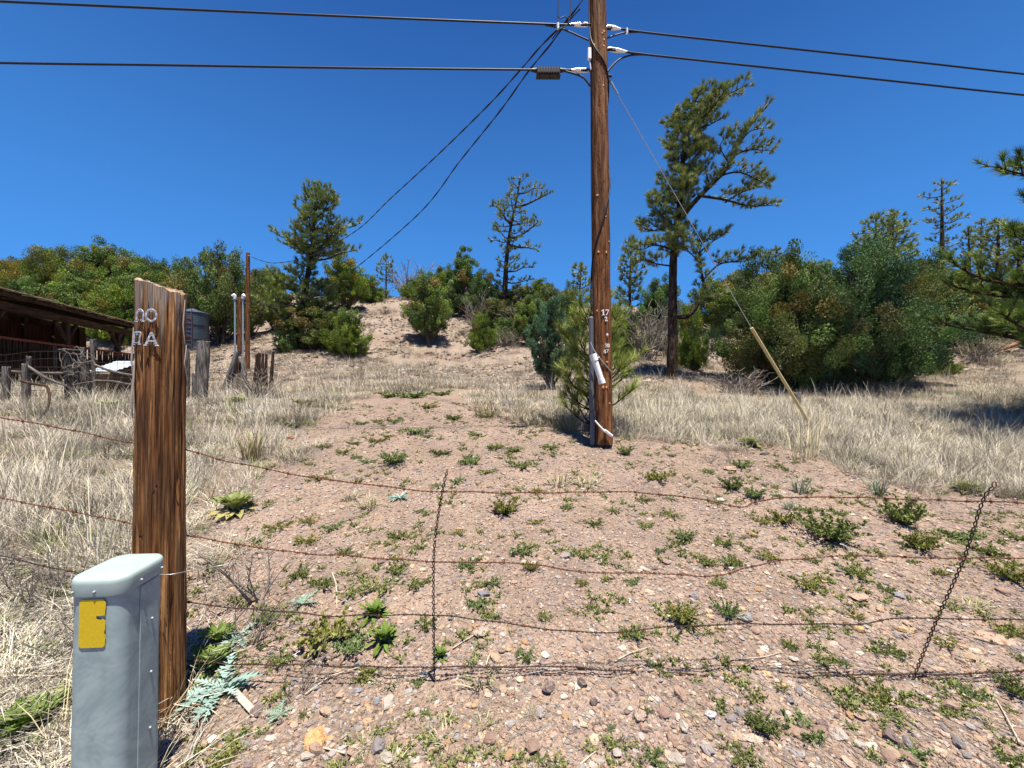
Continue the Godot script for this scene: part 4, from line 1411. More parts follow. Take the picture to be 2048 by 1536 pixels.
func build_old_fence() -> void:
	var p1 := old_post("thick dark corral post with a pale cap, tangled in wire, left of its twin", 146, 8.2, 704, 0.115, Vector3(-0.06, 0, 0), 1.0)
	part("cap", box_mesh(Vector3(0.26, 0.03, 0.24), 0.01, M.grey_wood), p1, Vector3(-0.06, P(146, 702, 8.2).y - p1.position.y + 0.02, 0))
	old_post("thick dark corral post leaning beside the capped one, tangled in wire", 174, 8.3, 720, 0.115, Vector3(-0.12, 0, 0), 2.0)
	old_post("thin pale leaning stake behind the capped corral post", 192, 9.0, 680, 0.04, Vector3(-0.1, 0, 0), 3.0)
	old_post("short pale stake between the capped corral post and the leaning one", 163, 8.6, 696, 0.04, Vector3(0.02, 0, 0), 4.0)
	old_post("slim pale stake at the crossing of the corral rails", 55, 8.2, 714, 0.045, Vector3(0.02, 0, 0), 5.0)
	old_post("low pale stake in front of the slim stake by the corral rails", 50, 8.0, 728, 0.05, Vector3(-0.01, 0, 0), 6.0)
	old_post("rusty brown stump post at the left end of the corral rail", 10, 8.0, 734, 0.07, Vector3(0.03, 0, 0), 7.0)
	old_post("grey corral post half hidden behind the timber post's right edge", 371, 9.2, 702, 0.09, Vector3(0.0, 0, 0), 8.0)
	old_post("tall round grey corral post right of the big timber post", 402, 9.0, 683, 0.135, Vector3(0.06, 0, 0), 9.0)
	old_post("short bleached stump post at the foot of the tall grey corral post", 391, 9.0, 748, 0.07, Vector3(-0.01, 0, 0), 10.0)
	# leaning stack of split stumps below the conduit post
	var sl := [["longest dark split log leaning right in the stump stack", 445, 775, 476, 702, 0.09], ["upright dark split log in the stump stack under the conduits", 470, 765, 471, 712, 0.09], ["short pale split log at the right of the stump stack", 487, 768, 484, 714, 0.1], ["pale frayed log lying low in the stump stack", 450, 772, 462, 738, 0.08], ["outer right log of the stump stack under the conduits", 490, 758, 487, 710, 0.07]]
	var k := 0
	for e in sl:
		var d := 11.6 + 0.12 * k
		var a := P(e[1], e[2], d)
		a.y = minf(a.y, height(a.x, a.z) + 0.02)
		var t := P(e[3], e[4], d + 0.15)
		var ln := t - a
		var root := thing("split_log", e[0], "log", a, "stack of split logs below the conduit post")
		part("timber", rough_log(ln.y, e[5], e[5] * 0.8, 12, 14, Vector3(ln.x, 0, ln.z), M.grey_wood, 0.2, 0.35, 20.0 + k, 0.05), root)
		k += 1
	var st := [["leftmost burnt stake in the row right of the service pole", 508, 742, 514, 709], ["dark stake leaning in the row right of the service pole, second from left", 516, 742, 519, 706], ["dark stake in the row right of the service pole, third from left", 524, 742, 526, 707], ["crooked dark stake in the row right of the service pole, fourth from left", 530, 742, 533, 708], ["last dark stake of the row, apart from the others to the right", 541, 738, 546, 706]]
	for e in st:
		var a := P(e[1], e[2], 12.6)
		a.y = height(a.x, a.z) - 0.03
		var t := P(e[3], e[4], 12.6)
		var root := thing("stake", e[0], "stake", a, "row of burnt stakes")
		part("timber", rough_log(t.y - a.y, 0.06, 0.04, 10, 9, Vector3(t.x - a.x, 0, 0), M.dark_wood, 0.2, 0.3, 30.0 + e[1], 0.04), root)
	# rails and poles
	rod("corral_rail", "pale horizontal corral rail running to the capped post", "rail", [P(14, 743, 8.1), P(75, 746, 8.2), P(140, 747, 8.25)], 0.035, 0.03, M.grey_wood)
	rod("corral_rail", "thin pole slanting down from the slim stake to the capped post", "rail", [P(55, 732, 8.15), P(95, 757, 8.1), P(135, 772, 8.1)], 0.028, 0.022, M.grey_wood)
	rod("corral_rail", "thin pole slanting down right from the leaning corral post", "rail", [P(190, 730, 8.8), P(225, 743, 8.7), P(266, 751, 8.6)], 0.03, 0.025, M.grey_wood)
	rod("corral_rail", "low thin pole running right from the leaning corral post", "rail", [P(188, 762, 8.6), P(225, 763, 8.5), P(266, 770, 8.4)], 0.028, 0.022, M.grey_wood)
	rod("bent_branch", "dark bent branch arching over the dry grass left of the timber post", "branch", [P(44, 762, 7.4), P(70, 768, 7.2), P(92, 772, 7.1), P(98, 785, 7.0), P(98, 806, 6.9), P(90, 826, 6.8), P(68, 845, 6.7)], 0.028, 0.014, M.dark_wood)
	rod("dry_pole", "thin dark stick leaning behind the timber post's right edge", "stick", [P(366, 802, 5.6), P(372, 760, 5.8), P(377, 730, 6.0)], 0.014, 0.008, M.dark_wood)
	rod("fallen_log", "pale bare log lying in the grass left of the pedestal", "log", [ground_at(-60, 1105) + Vector3(0, 0.03, 0), ground_at(30, 1135) + Vector3(0, 0.045, 0), ground_at(120, 1168) + Vector3(0, 0.03, 0), ground_at(150, 1178) + Vector3(0, 0.02, 0)], 0.045, 0.025, M.grey_wood)
	rod("fallen_log", "reddish fallen log lying on the bank at the right", "log", [at_depth(1828, 17.5) + Vector3(0, 0.1, 0), at_depth(1900, 17.8) + Vector3(0, 0.28, 0), at_depth(1990, 18.2) + Vector3(0, 0.42, 0), at_depth(2060, 18.6) + Vector3(0, 0.4, 0)], 0.14, 0.08, M.red_log)
	rod("fallen_log", "grey forked dead branch beside the reddish fallen log", "log", [at_depth(1850, 16.6) + Vector3(0, 0.05, 0), at_depth(1890, 16.9) + Vector3(0, 0.2, 0), at_depth(1930, 17.2) + Vector3(0, 0.12, 0)], 0.06, 0.03, M.grey_wood)
	old_post("short brown cut stump behind the middle of the yellow guy guard", 1594, 10.5, 786, 0.10, Vector3(0.0, 0, 0), 12.0, "stump", "")
	# pale metal sheet over a low dark lean-to
	var c0 := P(176, 742, 9.6)
	var c1 := P(226, 743, 9.1)
	var c2 := P(292, 722, 10.4)
	var c3 := P(232, 722, 11.0)
	var sh := thing("lean_to", "low dark lean-to under a pale blue metal sheet beside the corral posts", "shed", (c0 + c2) * 0.5 - Vector3(0, 1.0, 0))
	var o := sh.position
	var b := MB.new()
	var n := 28
	for k2 in n:
		var f0 := float(k2) / n
		var f1 := float(k2 + 1) / n
		var w0 := 0.012 * sin(k2 * PI * 0.5)
		var w1 := 0.012 * sin((k2 + 1) * PI * 0.5)
		var a0 := c0.lerp(c3, f0) + Vector3(0, w0, 0) - o
		var a1 := c0.lerp(c3, f1) + Vector3(0, w1, 0) - o
		var b0 := c1.lerp(c2, f0) + Vector3(0, w0, 0) - o
		var b1 := c1.lerp(c2, f1) + Vector3(0, w1, 0) - o
		b.quad(a0, a1, b1, b0, Color.WHITE)
		b.quad(b0 - Vector3(0, 0.004, 0), b1 - Vector3(0, 0.004, 0), a1 - Vector3(0, 0.004, 0), a0 - Vector3(0, 0.004, 0), Color.WHITE)
	part("metal_sheet", b.mesh(M.sheet_metal), sh)
	for c in [c0, c1, c2, c3]:
		var gpt := on_ground(c.x, c.z)
		part("prop", tube_mesh(PackedVector3Array([gpt - o - Vector3(0, 0.1, 0), c - o - Vector3(0, 0.015, 0)]), 0.05, 0.045, 7, M.dark_wood), sh)
	for e in [[c0, c1], [c1, c2], [c2, c3]]:
		for q in 4:
			var f := 0.22 * q + 0.06
			var ga := on_ground(e[0].x, e[0].z)
			var gb := on_ground(e[1].x, e[1].z)
			var pa: Vector3 = ga.lerp(e[0], f + 0.05) - o
			var pb: Vector3 = gb.lerp(e[1], f + 0.05) - o
			part("slat", box_mesh(Vector3(pa.distance_to(pb), 0.16, 0.03), 0.004, M.dark_wood), sh).transform = bar(pa, pb, Vector3.UP)
	# woven wire along the corral
	var mesh_root := thing("woven_wire", "rusty woven wire mesh strung along the old corral posts", "wire fence", at_depth(60, 8.0))
	var mo := mesh_root.position
	var ga2 := at_depth(-160, 7.9)
	var gb2 := at_depth(268, 8.4)
	for k3 in 7:
		var y := 0.08 + 0.16 * k3
		var pts := []
		for q in 9:
			var g := ga2.lerp(gb2, q / 8.0)
			g.y = height(g.x, g.z) + y + rf(-0.02, 0.02)
			pts.append(g - mo)
		part("line_wire", tube_mesh(spline(pts, 0.4), 0.004, 0.004, 4, M.dark_rust), mesh_root)
	var upr := MB.new()
	for k4 in 30:
		var g2 := ga2.lerp(gb2, (k4 + 0.5) / 30.0)
		g2.y = height(g2.x, g2.z)
		part("stay_wire", tube_mesh(PackedVector3Array([g2 - mo + Vector3(0, 0.08, 0), g2 - mo + Vector3(rf(-0.02, 0.02), 0.6, 0), g2 - mo + Vector3(rf(-0.03, 0.03), 1.04, 0)]), 0.003, 0.003, 4, M.dark_rust), mesh_root)
	# curls of wire and vine tangled on the twin posts
	for q2 in 2:
		var tg := thing("wire_tangle", "tangled coil of grey wire hooked on the capped corral post" if q2 == 0 else "tangled coil of grey wire on the leaning corral post", "wire", at_depth(148 + 24 * q2, 8.2))
		var pts3 := []
		for k5 in 60:
			var a := k5 * 0.9 + rf(-0.4, 0.4)
			var r := rf(0.11, 0.19)
			pts3.append(Vector3(cos(a) * r - 0.03, 0.1 + k5 * 0.017 + rf(-0.12, 0.12), sin(a) * r))
		part("coil", tube_mesh(spline(pts3, 0.06), 0.0045, 0.0045, 4, M.twig), tg)

# ---------------------------------------------------------------- pines

func tuft(b: MB, p: Vector3, dir: Vector3, n: int, l: float, w: float, cols: Array) -> void:
	var side0 := dir.cross(Vector3(0.2, 0.97, 0.1))
	if side0.length() < 0.1:
		side0 = dir.cross(Vector3(1, 0, 0))
	side0 = side0.normalized()
	var up0 := side0.cross(dir)
	var base: Color = cols[rng.randi() % cols.size()]
	var br := rf(0.8, 1.2)
	for k in n:
		var a := rng.randf() * TAU
		var spread := 0.25 + rng.randf() * 0.95
		var rad := side0 * cos(a) + up0 * sin(a)
		var nd := (dir + rad * spread + Vector3(0, 0.12, 0)).normalized()
		var st := p - dir * rng.randf() * l * 0.45
		var ll := l * (0.75 + rng.randf() * 0.4)
		var sd := nd.cross(Vector3.UP * 0.8 + rdir() * 0.6).normalized() * w
		var q := br * (0.85 + rng.randf() * 0.3)
		b.needle(st, st + nd * ll, sd, Color(base.r * q, base.g * q, base.b * q))

# a branch: a tapered limb, side twigs and needle tufts
func limb(wb: MB, nb: MB, pts: PackedVector3Array, r0: float, o: Dictionary) -> void:
	var m := pts.size()
	wb.tube(pts, radii(m, r0, maxf(0.006, r0 * 0.18)), 5, Color.WHITE, false, 1.0)
	var total := 0.0
	for k in range(1, m):
		total += pts[k].distance_to(pts[k - 1])
	var run := 0.0
	var next := total * float(o.get("bare", 0.3))
	var side := 1.0
	for k in range(1, m):
		var seg := pts[k].distance_to(pts[k - 1])
		while next <= run + seg and next < total:
			var p := pts[k - 1].lerp(pts[k], (next - run) / seg)
			var tn := (pts[k] - pts[k - 1]).normalized()
			var lat := tn.cross(Vector3.UP).normalized() * side
			side = -side
			var f := next / total
			var tl: float = minf(total * 0.38, float(o.twig)) * (1.15 - f * 0.6) * rf(0.6, 1.25)
			var td := (tn * rf(0.35, 0.9) + lat * rf(0.5, 1.0) + Vector3(0, rf(0.0, 0.55), 0)).normalized()
			var q := PackedVector3Array([p, p + td * tl * 0.5 + Vector3(0, rf(-0.02, 0.05) * tl, 0), p + td * tl + Vector3(0, rf(0.05, 0.3) * tl, 0)])
			wb.tube(q, PackedFloat32Array([maxf(0.008, r0 * 0.28), 0.007, 0.005]), 4, Color.WHITE, false)
			var ed := (q[2] - q[1]).normalized()
			tuft(nb, q[2], ed, o.needles, o.len, o.wid, o.cols)
			if tl > o.len * 1.1:
				tuft(nb, q[1].lerp(q[2], 0.45) + rdir() * 0.04, (ed + Vector3(0, 0.4, 0) + rdir() * 0.4).normalized(), int(o.needles * 0.8), o.len, o.wid, o.cols)
			if tl > o.len * 2.0:
				for e in 2:
					var sd := (ed * 0.5 + td.cross(Vector3.UP) * (1.0 if e == 0 else -1.0) + Vector3(0, rf(0, 0.5), 0)).normalized()
					var q2 := q[1] + sd * tl * rf(0.3, 0.5)
					wb.tube(PackedVector3Array([q[1], q2]), PackedFloat32Array([0.007, 0.004]), 3, Color.WHITE, false)
					tuft(nb, q2, sd, o.needles, o.len, o.wid, o.cols)
			next += float(o.gap) * rf(0.6, 1.4)
		run += seg
	tuft(nb, pts[m - 1], (pts[m - 1] - pts[m - 2]).normalized(), int(o.needles * 1.3), o.len, o.wid, o.cols)

# env: rows [height above foot, reach to the left, reach to the right] in metres, low to high
func pine(called: String, label: String, at: Vector3, trunk: Array, r0: float, env: Array, count: int, o: Dictionary, hand := [], group := "") -> Node3D:
	var root := thing(called, label, "pine tree", at, group)
	var tb := MB.new()
	var wb := tb
	var nb := MB.new()
	nb.flat = true
	var sp := spline(trunk, 0.3)
	var tr := radii(sp.size(), r0, maxf(0.015, r0 * 0.12), 0.05)
	tr[0] *= 1.35
	tb.tube(sp, tr, 12, Color.WHITE, true, 0.5)
	var h0: float = env[0][0]
	var h1: float = env[env.size() - 1][0]
	for k in count:
		var f := (k + rng.randf()) / count
		var h := lerpf(h0, h1, f)
		var j := 0
		while j < env.size() - 2 and h > env[j + 1][0]:
			j += 1
		var t := clampf((h - env[j][0]) / maxf(0.01, env[j + 1][0] - env[j][0]), 0, 1)
		var le := lerpf(env[j][1], env[j + 1][1], t)
		var ri := lerpf(env[j][2], env[j + 1][2], t)
		var a := k * 2.39996 + rf(-0.5, 0.5)
		var ca := cos(a)
		var reach := lerpf(le, ri, 0.5 + 0.5 * ca) * rf(0.42, 1.08)
		if reach < 0.15:
			continue
		var i := 0
		while i < sp.size() - 2 and sp[i + 1].y < h - reach * float(o.get("rise", 0.25)):
			i += 1
		var s := sp[i]
		var dir := Vector3(ca, 0, sin(a))
		var y1 := h - s.y
		var pts := [s, s + dir * reach * 0.35 + Vector3(0, y1 * 0.25 - reach * 0.04, 0) + rdir() * 0.05 * reach, s + dir * reach * 0.7 + Vector3(0, y1 * 0.6, 0) + rdir() * 0.08 * reach, s + dir * reach + Vector3(0, y1, 0)]
		limb(wb, nb, spline(pts, maxf(0.2, reach * 0.15)), clampf(reach * 0.028, 0.012, 0.09) * float(o.get("thick", 1.0)), o)
	for hnd in hand:
		var pts2 := []
		for q in hnd[0]:
			pts2.append(q - at)
		limb(wb, nb, spline(pts2, 0.22), hnd[1], o)
	var top := sp[sp.size() - 1]
	for k in 5:
		tuft(nb, top - Vector3(rf(-0.1, 0.1), 0.12 * k, rf(-0.1, 0.1)), Vector3(rf(-0.4, 0.4), 1, rf(-0.4, 0.4)).normalized(), o.needles, o.len, o.wid, o.cols)
	part("trunk", tb.mesh(M.bark), root)
	part("crown", nb.mesh(M.needles), root)
	return root

func env_px(rows: Array, base_v: float, trunk_u: float, d: float) -> Array:
	var out := []
	for r in rows:
		out.append([(base_v - r[0]) / FOCAL * d, (trunk_u - r[1]) / FOCAL * d, (r[2] - trunk_u) / FOCAL * d])
	out.reverse()
	return out

func trunk_px(pts: Array, d: float, at: Vector3) -> Array:
	var out := [Vector3(0, -0.25, 0)]
	for k in range(1, pts.size()):
		var p := P(pts[k][0], pts[k][1], d) - at
		p.z = 0.12 * sin(k * 1.7)
		out.append(p)
	return out

func build_pines() -> void:
	var sage := [Color(0.176, 0.228, 0.089), Color(0.226, 0.270, 0.116), Color(0.138, 0.186, 0.074), Color(0.270, 0.300, 0.142)]
	var fresh := [Color(0.165, 0.240, 0.055), Color(0.215, 0.282, 0.079), Color(0.121, 0.180, 0.046)]
	var deep := [Color(0.061, 0.102, 0.036), Color(0.088, 0.132, 0.044), Color(0.050, 0.084, 0.032)]
	# tall pine right of the pole
	var d := 16.0
	var at := at_depth(1343, d)
	at.y = P(1343, 768, d).y
	var o := {"needles": 46, "len": 0.21, "wid": 0.009, "twig": 0.62, "gap": 0.11, "bare": 0.22, "cols": sage, "rise": 0.12}
	var hand := []
	for e in [
		[[[1362, 438, 0.0], [1385, 408, 0.15], [1420, 372, 0.2], [1455, 335, 0.3], [1485, 275, 0.3], [1510, 240, 0.3], [1533, 214, 0.3]], 0.11],
		[[[1470, 310, 0.3], [1500, 300, 0.2], [1545, 302, 0.1]], 0.04], [[[1440, 352, 0.25], [1480, 345, 0.6], [1538, 372, 0.9]], 0.045],
		[[[1400, 392, 0.1], [1450, 400, -0.3], [1500, 412, -0.6], [1555, 410, -0.7]], 0.06], [[[1450, 405, -0.3], [1490, 382, -0.6], [1535, 372, -0.9]], 0.035],
		[[[1485, 280, 0.3], [1500, 262, 0.7], [1540, 255, 0.9]], 0.03], [[[1460, 330, 0.3], [1440, 290, 0.6], [1468, 262, 0.8]], 0.03],
		[[[1420, 372, 0.2], [1410, 330, 0.5], [1425, 300, 0.8]], 0.035],
		[[[1350, 632, 0.0], [1375, 633, 0.3], [1398, 605, 0.35], [1408, 570, 0.3], [1398, 520, 0.2], [1405, 478, 0.1]], 0.1],
		[[[1406, 560, 0.3], [1440, 528, 0.2], [1490, 522, 0.0], [1528, 512, -0.1]], 0.045], [[[1400, 525, 0.25], [1370, 495, 0.6], [1348, 470, 0.8]], 0.03],
		[[[1403, 500, 0.15], [1430, 480, -0.3], [1448, 468, -0.5]], 0.03], [[[1400, 510, 0.2], [1380, 480, -0.5], [1385, 452, -0.8]], 0.03],
		[[[1395, 610, 0.35], [1425, 600, 0.6], [1450, 585, 0.9]], 0.03],
		[[[1348, 470, 0.0], [1325, 458, -0.2], [1300, 462, -0.4], [1275, 448, -0.5]], 0.05], [[[1346, 500, 0.0], [1310, 490, 0.3], [1282, 500, 0.5], [1262, 492, 0.6]], 0.045],
		[[[1345, 532, 0.0], [1315, 528, 0.2], [1290, 520, 0.5], [1270, 528, 0.6]], 0.04], [[[1354, 430, 0.0], [1330, 436, 0.2], [1302, 405, 0.4]], 0.04]]:
		var pts := []
		for q in e[0]:
			pts.append(P(q[0], q[1], d - q[2]))
		hand.append([pts, e[1]])
	var env := env_px([[178, 1392, 1440], [198, 1345, 1462], [218, 1325, 1455], [250, 1322, 1465], [290, 1318, 1420], [335, 1312, 1410], [375, 1302, 1400], [410, 1300, 1390], [440, 1320, 1375], [470, 1318, 1380], [505, 1315, 1375]], 768, 1358, d)
	pine("tall_pine", "tall ragged ponderosa pine with a forked limb, right of the utility pole", at, trunk_px([[1343, 768], [1343, 690], [1346, 600], [1350, 500], [1357, 420], [1364, 320], [1378, 240], [1396, 190], [1404, 172]], d, at), 0.235, env, 128, o, hand)

	# pine left of the centre
	d = 23.5
	at = at_depth(598, d)
	var bv := 768.0 - (at.y - EYE) * FOCAL / d
	o = {"needles": 34, "len": 0.26, "wid": 0.013, "twig": 0.75, "gap": 0.17, "bare": 0.2, "cols": fresh + sage, "rise": 0.25}
	env = env_px([[370, 612, 662], [395, 592, 680], [425, 590, 700], [450, 545, 705], [480, 540, 722], [497, 570, 690], [506, 602, 645], [518, 604, 636], [528, 560, 640], [565, 522, 668], [600, 528, 688], [632, 560, 680]], bv, 618, d)
	pine("bushy_pine", "bushy green pine standing between the service pole and the open slope", at, trunk_px([[598, bv], [602, 660], [610, 580], [622, 500], [630, 430], [637, 371]], d, at), 0.26, env, 105, o)

	# pine on the middle slope
	d = 33.0
	at = at_depth(1008, d)
	bv = 768.0 - (at.y - EYE) * FOCAL / d
	o = {"needles": 28, "len": 0.30, "wid": 0.018, "twig": 0.8, "gap": 0.24, "bare": 0.42, "cols": sage, "rise": 0.1, "thick": 1.4}
	env = env_px([[356, 1025, 1060], [375, 978, 1070], [400, 990, 1095], [428, 958, 1085], [450, 965, 1092], [476, 965, 1120], [500, 985, 1050], [525, 975, 1070], [560, 985, 1078], [600, 990, 1060]], bv, 1020, d)
	pine("slope_pine", "flat-topped open pine on the middle slope behind the round juniper", at, trunk_px([[1008, bv], [1010, 580], [1014, 510], [1022, 450], [1034, 395], [1040, 357]], d, at), 0.3, env, 52, o)

	# young pine behind the utility pole
	d = 7.1
	at = at_depth(1180, d)
	bv = 768.0 - (at.y - EYE) * FOCAL / d
	o = {"needles": 46, "len": 0.22, "wid": 0.0036, "twig": 0.32, "gap": 0.10, "bare": 0.35, "cols": [Color(0.21, 0.265, 0.06), Color(0.27, 0.31, 0.085), Color(0.165, 0.21, 0.052)], "rise": 0.45, "thick": 0.9}
	env = env_px([[588, 1180, 1232], [612, 1140, 1268], [650, 1125, 1285], [700, 1128, 1298], [745, 1112, 1300], [780, 1132, 1285], [815, 1130, 1270]], bv, 1200, d)
	pine("young_pine", "young long-needled pine growing right behind the utility pole", at, trunk_px([[1180, bv], [1181, 820], [1186, 740], [1196, 660], [1203, 600]], d, at), 0.05, env, 48, o)

	# pine at the right edge that throws the shade on the grass
	at = on_ground(12.0, -7.7)
	o = {"needles": 46, "len": 0.21, "wid": 0.007, "twig": 0.6, "gap": 0.13, "bare": 0.12, "cols": deep + fresh, "rise": 0.25}
	pine("edge_pine", "dark green pine cut by the right edge of the view", at, [Vector3(0, -0.3, 0), Vector3(0.05, 2, 0), Vector3(-0.1, 4.5, 0), Vector3(0, 6.4, 0), Vector3(0, 7.4, 0)], 0.25, [[1.8, 2.3, 2.6], [2.4, 2.8, 3.0], [3.4, 2.7, 3.0], [4.0, 2.2, 2.7], [4.7, 1.2, 2.0], [5.3, 1.9, 2.2], [5.9, 1.7, 2.0], [6.6, 1.1, 1.5], [7.4, 0.4, 0.4]], 96, o)

	# far pines on the right ridge
	o = {"needles": 24, "len": 0.36, "wid": 0.024, "twig": 0.9, "gap": 0.28, "bare": 0.3, "cols": sage, "rise": 0.1, "thick": 1.3}
	for e in [
		["ridge_pine", "tallest lone pine with a clear straight trunk on the right ridge", 1884, 45.0, 359, [[360, 1868, 1900], [378, 1853, 1915], [400, 1850, 1905], [425, 1866, 1928], [445, 1870, 1930], [470, 1855, 1915], [500, 1868, 1912], [528, 1878, 1895]], 0.32, 40],
		["ridge_pine", "left of two pines joined at the crown above the large right junipers", 1752, 31.0, 428, [[430, 1745, 1765], [455, 1715, 1790], [475, 1712, 1800], [500, 1700, 1790], [520, 1690, 1800], [545, 1700, 1800]], 0.2, 46],
		["ridge_pine", "right of two pines joined at the crown above the large right junipers", 1788, 32.5, 420, [[421, 1782, 1802], [445, 1770, 1812], [468, 1765, 1838], [500, 1760, 1830], [530, 1750, 1835]], 0.18, 44],
		["ridge_pine", "small dark pine just right of the tallest ridge pine", 1937, 41.0, 455, [[456, 1932, 1945], [485, 1922, 1952], [515, 1915, 1958], [545, 1912, 1960]], 0.2, 36],
		["ridge_pine", "slender pine rising behind the small dark ridge pine", 1963, 46.0, 438, [[439, 1955, 1972], [455, 1945, 1985], [480, 1945, 1985], [520, 1950, 1985]], 0.2, 30],
		["ridge_pine", "broad-crowned dark pine on the ridge near the right edge", 1996, 36.0, 440, [[441, 1980, 2020], [460, 1968, 2035], [490, 1960, 2045], [520, 1960, 2048], [555, 1965, 2045], [590, 1975, 2035]], 0.25, 60],
		["ridge_pine", "ridge pine half outside the right edge behind the edge pine", 2040, 31.0, 450, [[450, 2025, 2055], [480, 2010, 2070], [520, 2005, 2075], [570, 2005, 2075]], 0.25, 44],
		["ridge_pine", "small young pine peeking over the junipers right of the tall pine", 1551, 38.0, 494, [[495, 1546, 1557], [512, 1536, 1566], [530, 1535, 1568], [550, 1538, 1565]], 0.12, 22],
		["ridge_pine", "small pointed pine beside the utility pole at mid height, left of it", 1160, 34.0, 526, [[527, 1150, 1166], [545, 1136, 1180], [565, 1134, 1188], [590, 1138, 1190], [615, 1145, 1185]], 0.14, 34],
		["ridge_pine", "thin pine between the utility pole and the tall pine", 1262, 27.0, 478, [[480, 1255, 1270], [505, 1238, 1285], [540, 1228, 1292], [575, 1225, 1295], [610, 1232, 1290]], 0.16, 44],
		["ridge_pine", "little dark-topped pine at the crest above the open slope", 772, 50.0, 508, [[510, 765, 778], [525, 752, 790], [545, 748, 792], [565, 755, 785]], 0.14, 24]]:
		var p := at_depth(e[2], e[3])
		var v0: float = 768.0 - (p.y - EYE) * FOCAL / e[3]
		var topv: float = e[4]
		pine(e[0], e[1], p, [Vector3(0, -0.3, 0), Vector3(rf(-0.1, 0.1), (v0 - topv) / FOCAL * e[3] * 0.5, 0), Vector3(rf(-0.1, 0.1), (v0 - topv) / FOCAL * e[3], 0)], e[6], env_px(e[5], v0, e[2], e[3]), e[7], o, [], "pines on the ridge and upper slope")

# ---------------------------------------------------------------- junipers and brush

# crown of upswept boughs, each a plume of leaf sprays, in metres, foot at the origin
func juniper(H: float, W: float, low: float, boughs: int, sprays: int, size: float, cols: Array, stems: int, egg: float, brown: float) -> Array:
	var tb := MB.new()
	var nb := MB.new()
	nb.flat = true
	var cy := H * (low + (1.0 - low) * 0.42)
	var tips := []
	for s in stems:
		var a := TAU * s / stems + rf(-0.5, 0.5)
		var lean := rf(0.1, 0.3) * W * (0.0 if stems == 1 else 1.0)
		var pts := [Vector3(cos(a) * 0.05 * stems, -0.2, sin(a) * 0.05 * stems), Vector3(cos(a) * lean * 0.3, H * 0.2, sin(a) * lean * 0.3) + rdir() * 0.06, Vector3(cos(a) * lean * 0.7, H * 0.5, sin(a) * lean * 0.7) + rdir() * 0.12, Vector3(cos(a) * lean * 0.8, H * 0.8, sin(a) * lean * 0.8)]
		var sp := spline(pts, 0.35)
		tb.tube(sp, radii(sp.size(), H * 0.026 + 0.05, 0.02, 0.1), 8, Color.WHITE, false, 0.7)
		tips.append(sp)
	for k in boughs:
		var f := (k + 0.5) / boughs
		var yy := lerpf(1.0, -0.85, f)
		var a := k * 2.39996 + rf(-0.3, 0.3)
		var rr := sqrt(1.0 - yy * yy)
		var nar := 1.0 - egg * maxf(0.0, yy) * 0.5
		var reach := rf(0.72, 1.08)
		var inner := rng.randf() < 0.2
		if inner:
			reach *= 0.6
		# tip of the plume on the crown's outline
		var top := H - cy
		var tip := Vector3(cos(a) * rr * W * 0.5 * nar * reach, cy + (yy * top * lerpf(reach, 1.0, 0.4) if yy > 0.0 else yy * (cy - H * low)), sin(a) * rr * W * 0.5 * nar * reach)
		var stp: PackedVector3Array = tips[rng.randi() % tips.size()]
		var from := stp[clampi(int(stp.size() * clampf((tip.y / H) - 0.28, 0.12, 0.85)), 0, stp.size() - 1)]
		var mid := from.lerp(tip, 0.55)
		mid.y -= from.distance_to(tip) * 0.10
		var br := spline([from, mid, tip], 0.3)
		tb.tube(br, radii(br.size(), 0.02 + 0.012 * from.distance_to(tip), 0.006), 4, Color.WHITE, false)
		var base: Color = cols[rng.randi() % cols.size()]
		if rng.randf() < brown:
			base = base.lerp(Color(0.20, 0.135, 0.05), rf(0.3, 0.8))
		var tone := rf(0.75, 1.25)
		var pl := W * rf(0.11, 0.17)
		var axis := ((tip - from).normalized() + Vector3(0, 0.45, 0)).normalized()
		# several lobes along the outer part of the bough
		var lobes := 5
		for q in lobes:
			var g := float(q) / (lobes - 1)
			var c := from.lerp(tip, lerpf(0.6, 1.0, g)) + rdir() * pl * 0.7 + Vector3(0, pl * 0.1, 0)
			var rc := pl * rf(0.34, 0.58)
			var lt := tone * rf(0.85, 1.15)
			var up := (axis + rdir() * 0.4).normalized()
			for s in sprays:
				var off := rdir() * rc * pow(rng.randf(), 0.28)
				off += up * up.dot(off) * 0.25
				# each spray lies along the surface of its lobe and fans outwards
				var rad := (off.normalized() + up * 0.35 + rdir() * 0.62).normalized()
				var d := (up * 0.7 + rad * 0.25 + rdir() * 0.7).normalized()
				var sd := d.cross(rad).normalized()
				var l := size * rf(0.6, 1.3)
				var w := lt * rf(0.8, 1.22)
				nb.kite(c + off - d * l * 0.4, d, sd, sd.cross(d), l, l * rf(0.17, 0.27), Color(base.r * w, base.g * w, base.b * w))
	return [tb.mesh(M.juniper_bark), nb.mesh(M.leaf), H, W]

